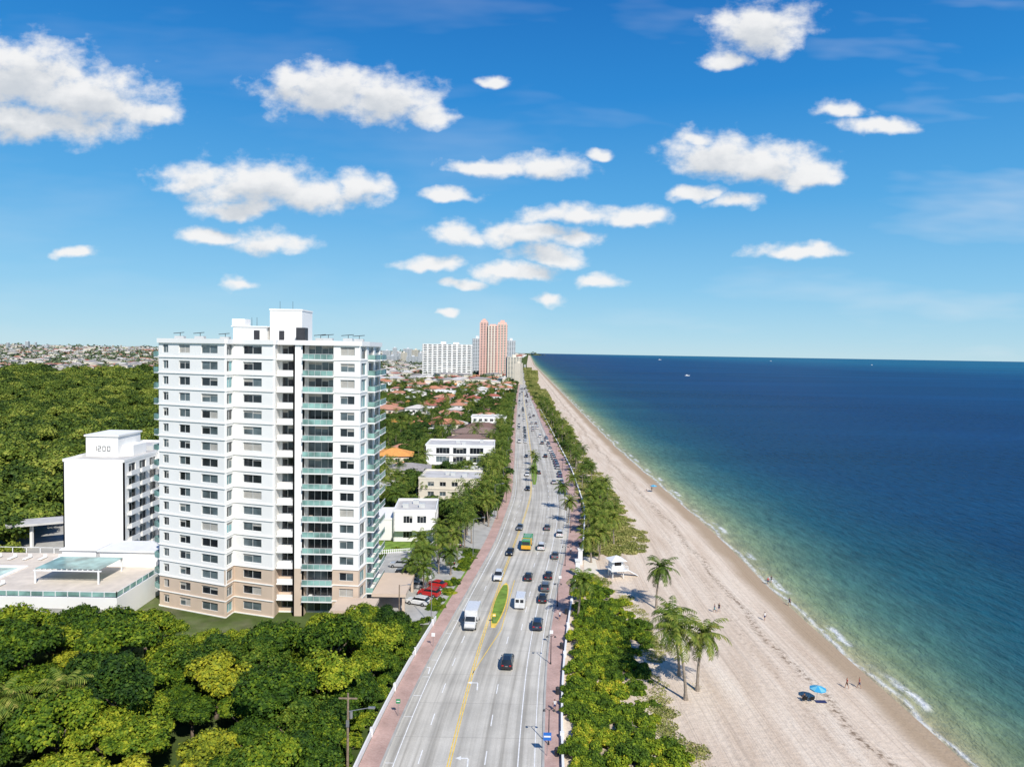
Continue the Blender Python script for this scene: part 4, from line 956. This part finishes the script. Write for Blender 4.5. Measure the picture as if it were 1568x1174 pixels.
def boat(a,b,s):
    x,y=S(a,b); mb=MB(); mb.add([(-1.5,-5,0),(1.5,-5,0),(1.8,0,0),(0,6,0),(-1.8,0,0),(-1.8,-5,1.5),(1.8,-5,1.5),(2.2,0,1.6),(0,7,2.2),(-2.2,0,1.6)],[(4,3,2,1,0),(5,6,7,8,9),(0,1,6,5),(1,2,7,6),(2,3,8,7),(3,4,9,8),(4,0,5,9)],0); mb.box(-1.1,1.1,-2.5,1.5,1.6,3.4,0,.2); mb.box(-1.0,1.0,1.3,1.45,2.2,3.0,1)
    mb.cyl((0,-1,3.4),(0,-1,6),.06,.03,5,1); place('motor_boat',mb.mesh('motor_boat',[M_white2,M_glass]),x,y,-.9,s,random.uniform(0,6))
boat(1052,575,1.0); boat(1335,559,1.6); boat(1010,551,2.5); boat(1180,553,2.2)
# ------------------------------------------------------------------ sky
sun_el=math.radians(43); sun_az=math.radians(155)
world=bpy.data.worlds.new("sky"); scene.world=world; world.use_nodes=True; nt=world.node_tree
for n in list(nt.nodes): nt.nodes.remove(n)
out=N(nt,'ShaderNodeOutputWorld'); sky=N(nt,'ShaderNodeTexSky',sky_type='NISHITA'); sky.sun_disc=False; sky.sun_elevation=sun_el; sky.sun_rotation=sun_az; sky.altitude=0; sky.air_density=1.0; sky.dust_density=0.2; sky.ozone_density=3.0
d=N(nt,'ShaderNodeTexCoord').outputs['Generated']; sp=N(nt,'ShaderNodeSeparateXYZ'); nt.links.new(d,sp.inputs[0])
bg=N(nt,'ShaderNodeBackground'); bg.inputs[1].default_value=0.10; nt.links.new(sky.outputs[0],bg.inputs[0])
grad=ramp(nt,sp.outputs[2],[(0.0,(0.50,0.74,0.86)),(0.025,(0.40,0.69,0.87)),(0.09,(0.24,0.58,0.87)),(0.2,(0.085,0.41,0.81)),(0.33,(0.015,0.26,0.70)),(0.47,(0.002,0.155,0.54)),(1.0,(0.002,0.07,0.33))])
bgG=N(nt,'ShaderNodeBackground'); bgG.inputs[1].default_value=1.0; nt.links.new(grad,bgG.inputs[0])
mg=N(nt,'ShaderNodeMixShader'); mg.inputs[0].default_value=0.87; nt.links.new(bg.outputs[0],mg.inputs[1]); nt.links.new(bgG.outputs[0],mg.inputs[2])
ya=math_(nt,'MAXIMUM',math_(nt,'ABSOLUTE',sp.outputs[1]),0.05)
U=math_(nt,'DIVIDE',sp.outputs[0],ya); V_=math_(nt,'DIVIDE',sp.outputs[2],ya)
cb=N(nt,'ShaderNodeCombineXYZ'); nt.links.new(U,cb.inputs[0]); nt.links.new(V_,cb.inputs[1]); P=cb.outputs[0]
def ncol(vec,sc,det,r=.55):
    n=N(nt,'ShaderNodeTexNoise'); n.noise_dimensions='2D'; n.inputs['Scale'].default_value=sc; n.inputs['Detail'].default_value=det; n.inputs['Roughness'].default_value=r; nt.links.new(vec,n.inputs['Vector']); return n.outputs['Color'],n.outputs['Fac']
PN=vmath(nt,'MULTIPLY',P,(1,1.5,1))
wc,_=ncol(PN,10,3,.6)
PW=vmath(nt,'ADD',P,vmath(nt,'MULTIPLY',vmath(nt,'SUBTRACT',wc,(.5,.5,.5)),(0.06,0.034,0)))
LOB=[(30,120,140,62),(130,160,125,58),(40,190,130,40),(225,180,50,22),(500,145,105,50),(590,160,85,45),(655,180,40,20),(440,120,42,24),(300,275,72,22),(400,290,95,46),(470,300,110,32),(560,290,45,24),(350,322,62,17),(330,365,62,17),(410,375,62,22),(750,258,66,18),(840,258,66,24),(920,238,22,12),(692,304,50,14),(1100,240,72,38),(1170,255,95,36),(1240,270,52,24),(1080,215,32,14),(1070,298,38,13),(1130,312,42,13),(1165,50,78,48),(1110,95,42,15),(1340,192,58,16),(1290,168,46,14),(870,330,74,18),(970,335,68,17),(700,360,52,18),(810,357,74,22),(870,368,47,14),(840,393,52,18),(780,418,68,18),(663,405,57,15),(705,437,34,10),(920,433,42,14),(835,458,34,10),(692,482,16,8),(1230,384,84,13),(112,386,38,13),(360,436,32,10),(760,127,26,11)]
rows=[]
for a,b,c,e in LOB:
    v=ray(a,b); rows.append((v.x/v.y,v.z/v.y,c*1.26/v.y,e*1.30/v.y))
while len(rows)%3: rows.append((0,-5,.01,.01))
def field(Pin,asym,rows):
    s_=N(nt,'ShaderNodeSeparateXYZ'); nt.links.new(Pin,s_.inputs[0])
    cu=N(nt,'ShaderNodeCombineXYZ'); cv=N(nt,'ShaderNodeCombineXYZ')
    for i in range(3): nt.links.new(s_.outputs[0],cu.inputs[i]); nt.links.new(s_.outputs[1],cv.inputs[i])
    best=None
    for i in range(0,len(rows),3):
        g=rows[i:i+3]
        iu=tuple(1/q[2] for q in g); iv=tuple(1/q[3] for q in g)
        du=vmath(nt,'MULTIPLY_ADD',cu.outputs[0],iu,tuple(-q[0]*k for q,k in zip(g,iu)))
        dv=vmath(nt,'MULTIPLY_ADD',cv.outputs[0],iv,tuple(-q[1]*k for q,k in zip(g,iv)))
        if asym: dv=vmath(nt,'MAXIMUM',dv,vmath(nt,'MULTIPLY',dv,(-1.4,-1.4,-1.4)))
        q2=vmath(nt,'MULTIPLY_ADD',dv,dv,vmath(nt,'MULTIPLY',du,du))
        best=q2 if best is None else vmath(nt,'MINIMUM',best,q2)
    t=N(nt,'ShaderNodeSeparateXYZ'); nt.links.new(best,t.inputs[0])
    mn=math_(nt,'MINIMUM',t.outputs[0],math_(nt,'MINIMUM',t.outputs[1],t.outputs[2]))
    return math_(nt,'SUBTRACT',1.0,math_(nt,'SQRT',mn))
F1=field(PW,True,rows)
_,nf1=ncol(PN,24,5,.58)
nfc=math_(nt,'SUBTRACT',nf1,.5)
dens=math_(nt,'ADD',F1,math_(nt,'MULTIPLY',nfc,1.15))
al=N(nt,'ShaderNodeMapRange',interpolation_type='SMOOTHSTEP'); nt.links.new(dens,al.inputs[0]); al.inputs[1].default_value=-0.04; al.inputs[2].default_value=0.68
PW2=vmath(nt,'ADD',PW,(0.008,0.022,0))
bigrows=[q for q in rows if q[2]*q[3]>0.0011]
while len(bigrows)%3: bigrows.append((0,-5,.01,.01))
F2=field(PW2,False,bigrows)
sh_=N(nt,'ShaderNodeMapRange',interpolation_type='SMOOTHSTEP'); nt.links.new(math_(nt,'ADD',F2,math_(nt,'MULTIPLY',nfc,-.9)),sh_.inputs[0]); sh_.inputs[1].default_value=0.1; sh_.inputs[2].default_value=0.95
ccol=mix(nt,sh_.outputs[0],(0.97,0.97,0.97),(0.65,0.69,0.74))
ci,cf=ncol(vmath(nt,'MULTIPLY',P,(1.2,5.5,1)),1.6,4,.6)
cir=N(nt,'ShaderNodeMapRange'); nt.links.new(cf,cir.inputs[0]); cir.inputs[1].default_value=.5; cir.inputs[2].default_value=.85; cir.inputs[4].default_value=.4
rt=N(nt,'ShaderNodeMapRange'); nt.links.new(U,rt.inputs[0]); rt.inputs[1].default_value=-.2; rt.inputs[2].default_value=.7; rt.inputs[3].default_value=.25
cirA=math_(nt,'MULTIPLY',cir.outputs[0],rt.outputs[0])
up=math_(nt,'GREATER_THAN',sp.outputs[2],0.0)
A=math_(nt,'MULTIPLY',math_(nt,'MAXIMUM',math_(nt,'MULTIPLY',al.outputs[0],.97),cirA),up)
bg2=N(nt,'ShaderNodeBackground'); bg2.inputs[1].default_value=0.95; nt.links.new(ccol,bg2.inputs[0])
mx=N(nt,'ShaderNodeMixShader'); nt.links.new(A,mx.inputs[0]); nt.links.new(mg.outputs[0],mx.inputs[1]); nt.links.new(bg2.outputs[0],mx.inputs[2]); nt.links.new(mx.outputs[0],out.inputs[0])
try: world.cycles.sampling_method='NONE'
except Exception as ex: print(ex)
# sun
L=bpy.data.lights.new('sun','SUN'); L.energy=5.0; L.angle=math.radians(.5); L.color=(1,.955,.88)
so=bpy.data.objects.new('sun',L); link(so)
sd=Vector((math.sin(sun_az)*math.cos(sun_el),math.cos(sun_az)*math.cos(sun_el),math.sin(sun_el)))
so.rotation_euler=(-sd).to_track_quat('-Z','Y').to_euler(); so.location=(0,-20,120)
# camera
cam=bpy.data.cameras.new('camera'); co=bpy.data.objects.new('camera',cam); link(co)
Mx=R_@Matrix((r_,u_,-f_)).transposed()
co.matrix_world=Matrix.Translation((0,0,CAMZ))@Mx.to_4x4(); cam.sensor_width=36; cam.lens=36*F/W; cam.clip_end=120000; cam.clip_start=1
scene.camera=co
scene.view_settings.view_transform='Standard'; scene.view_settings.look='None'; scene.view_settings.exposure=0
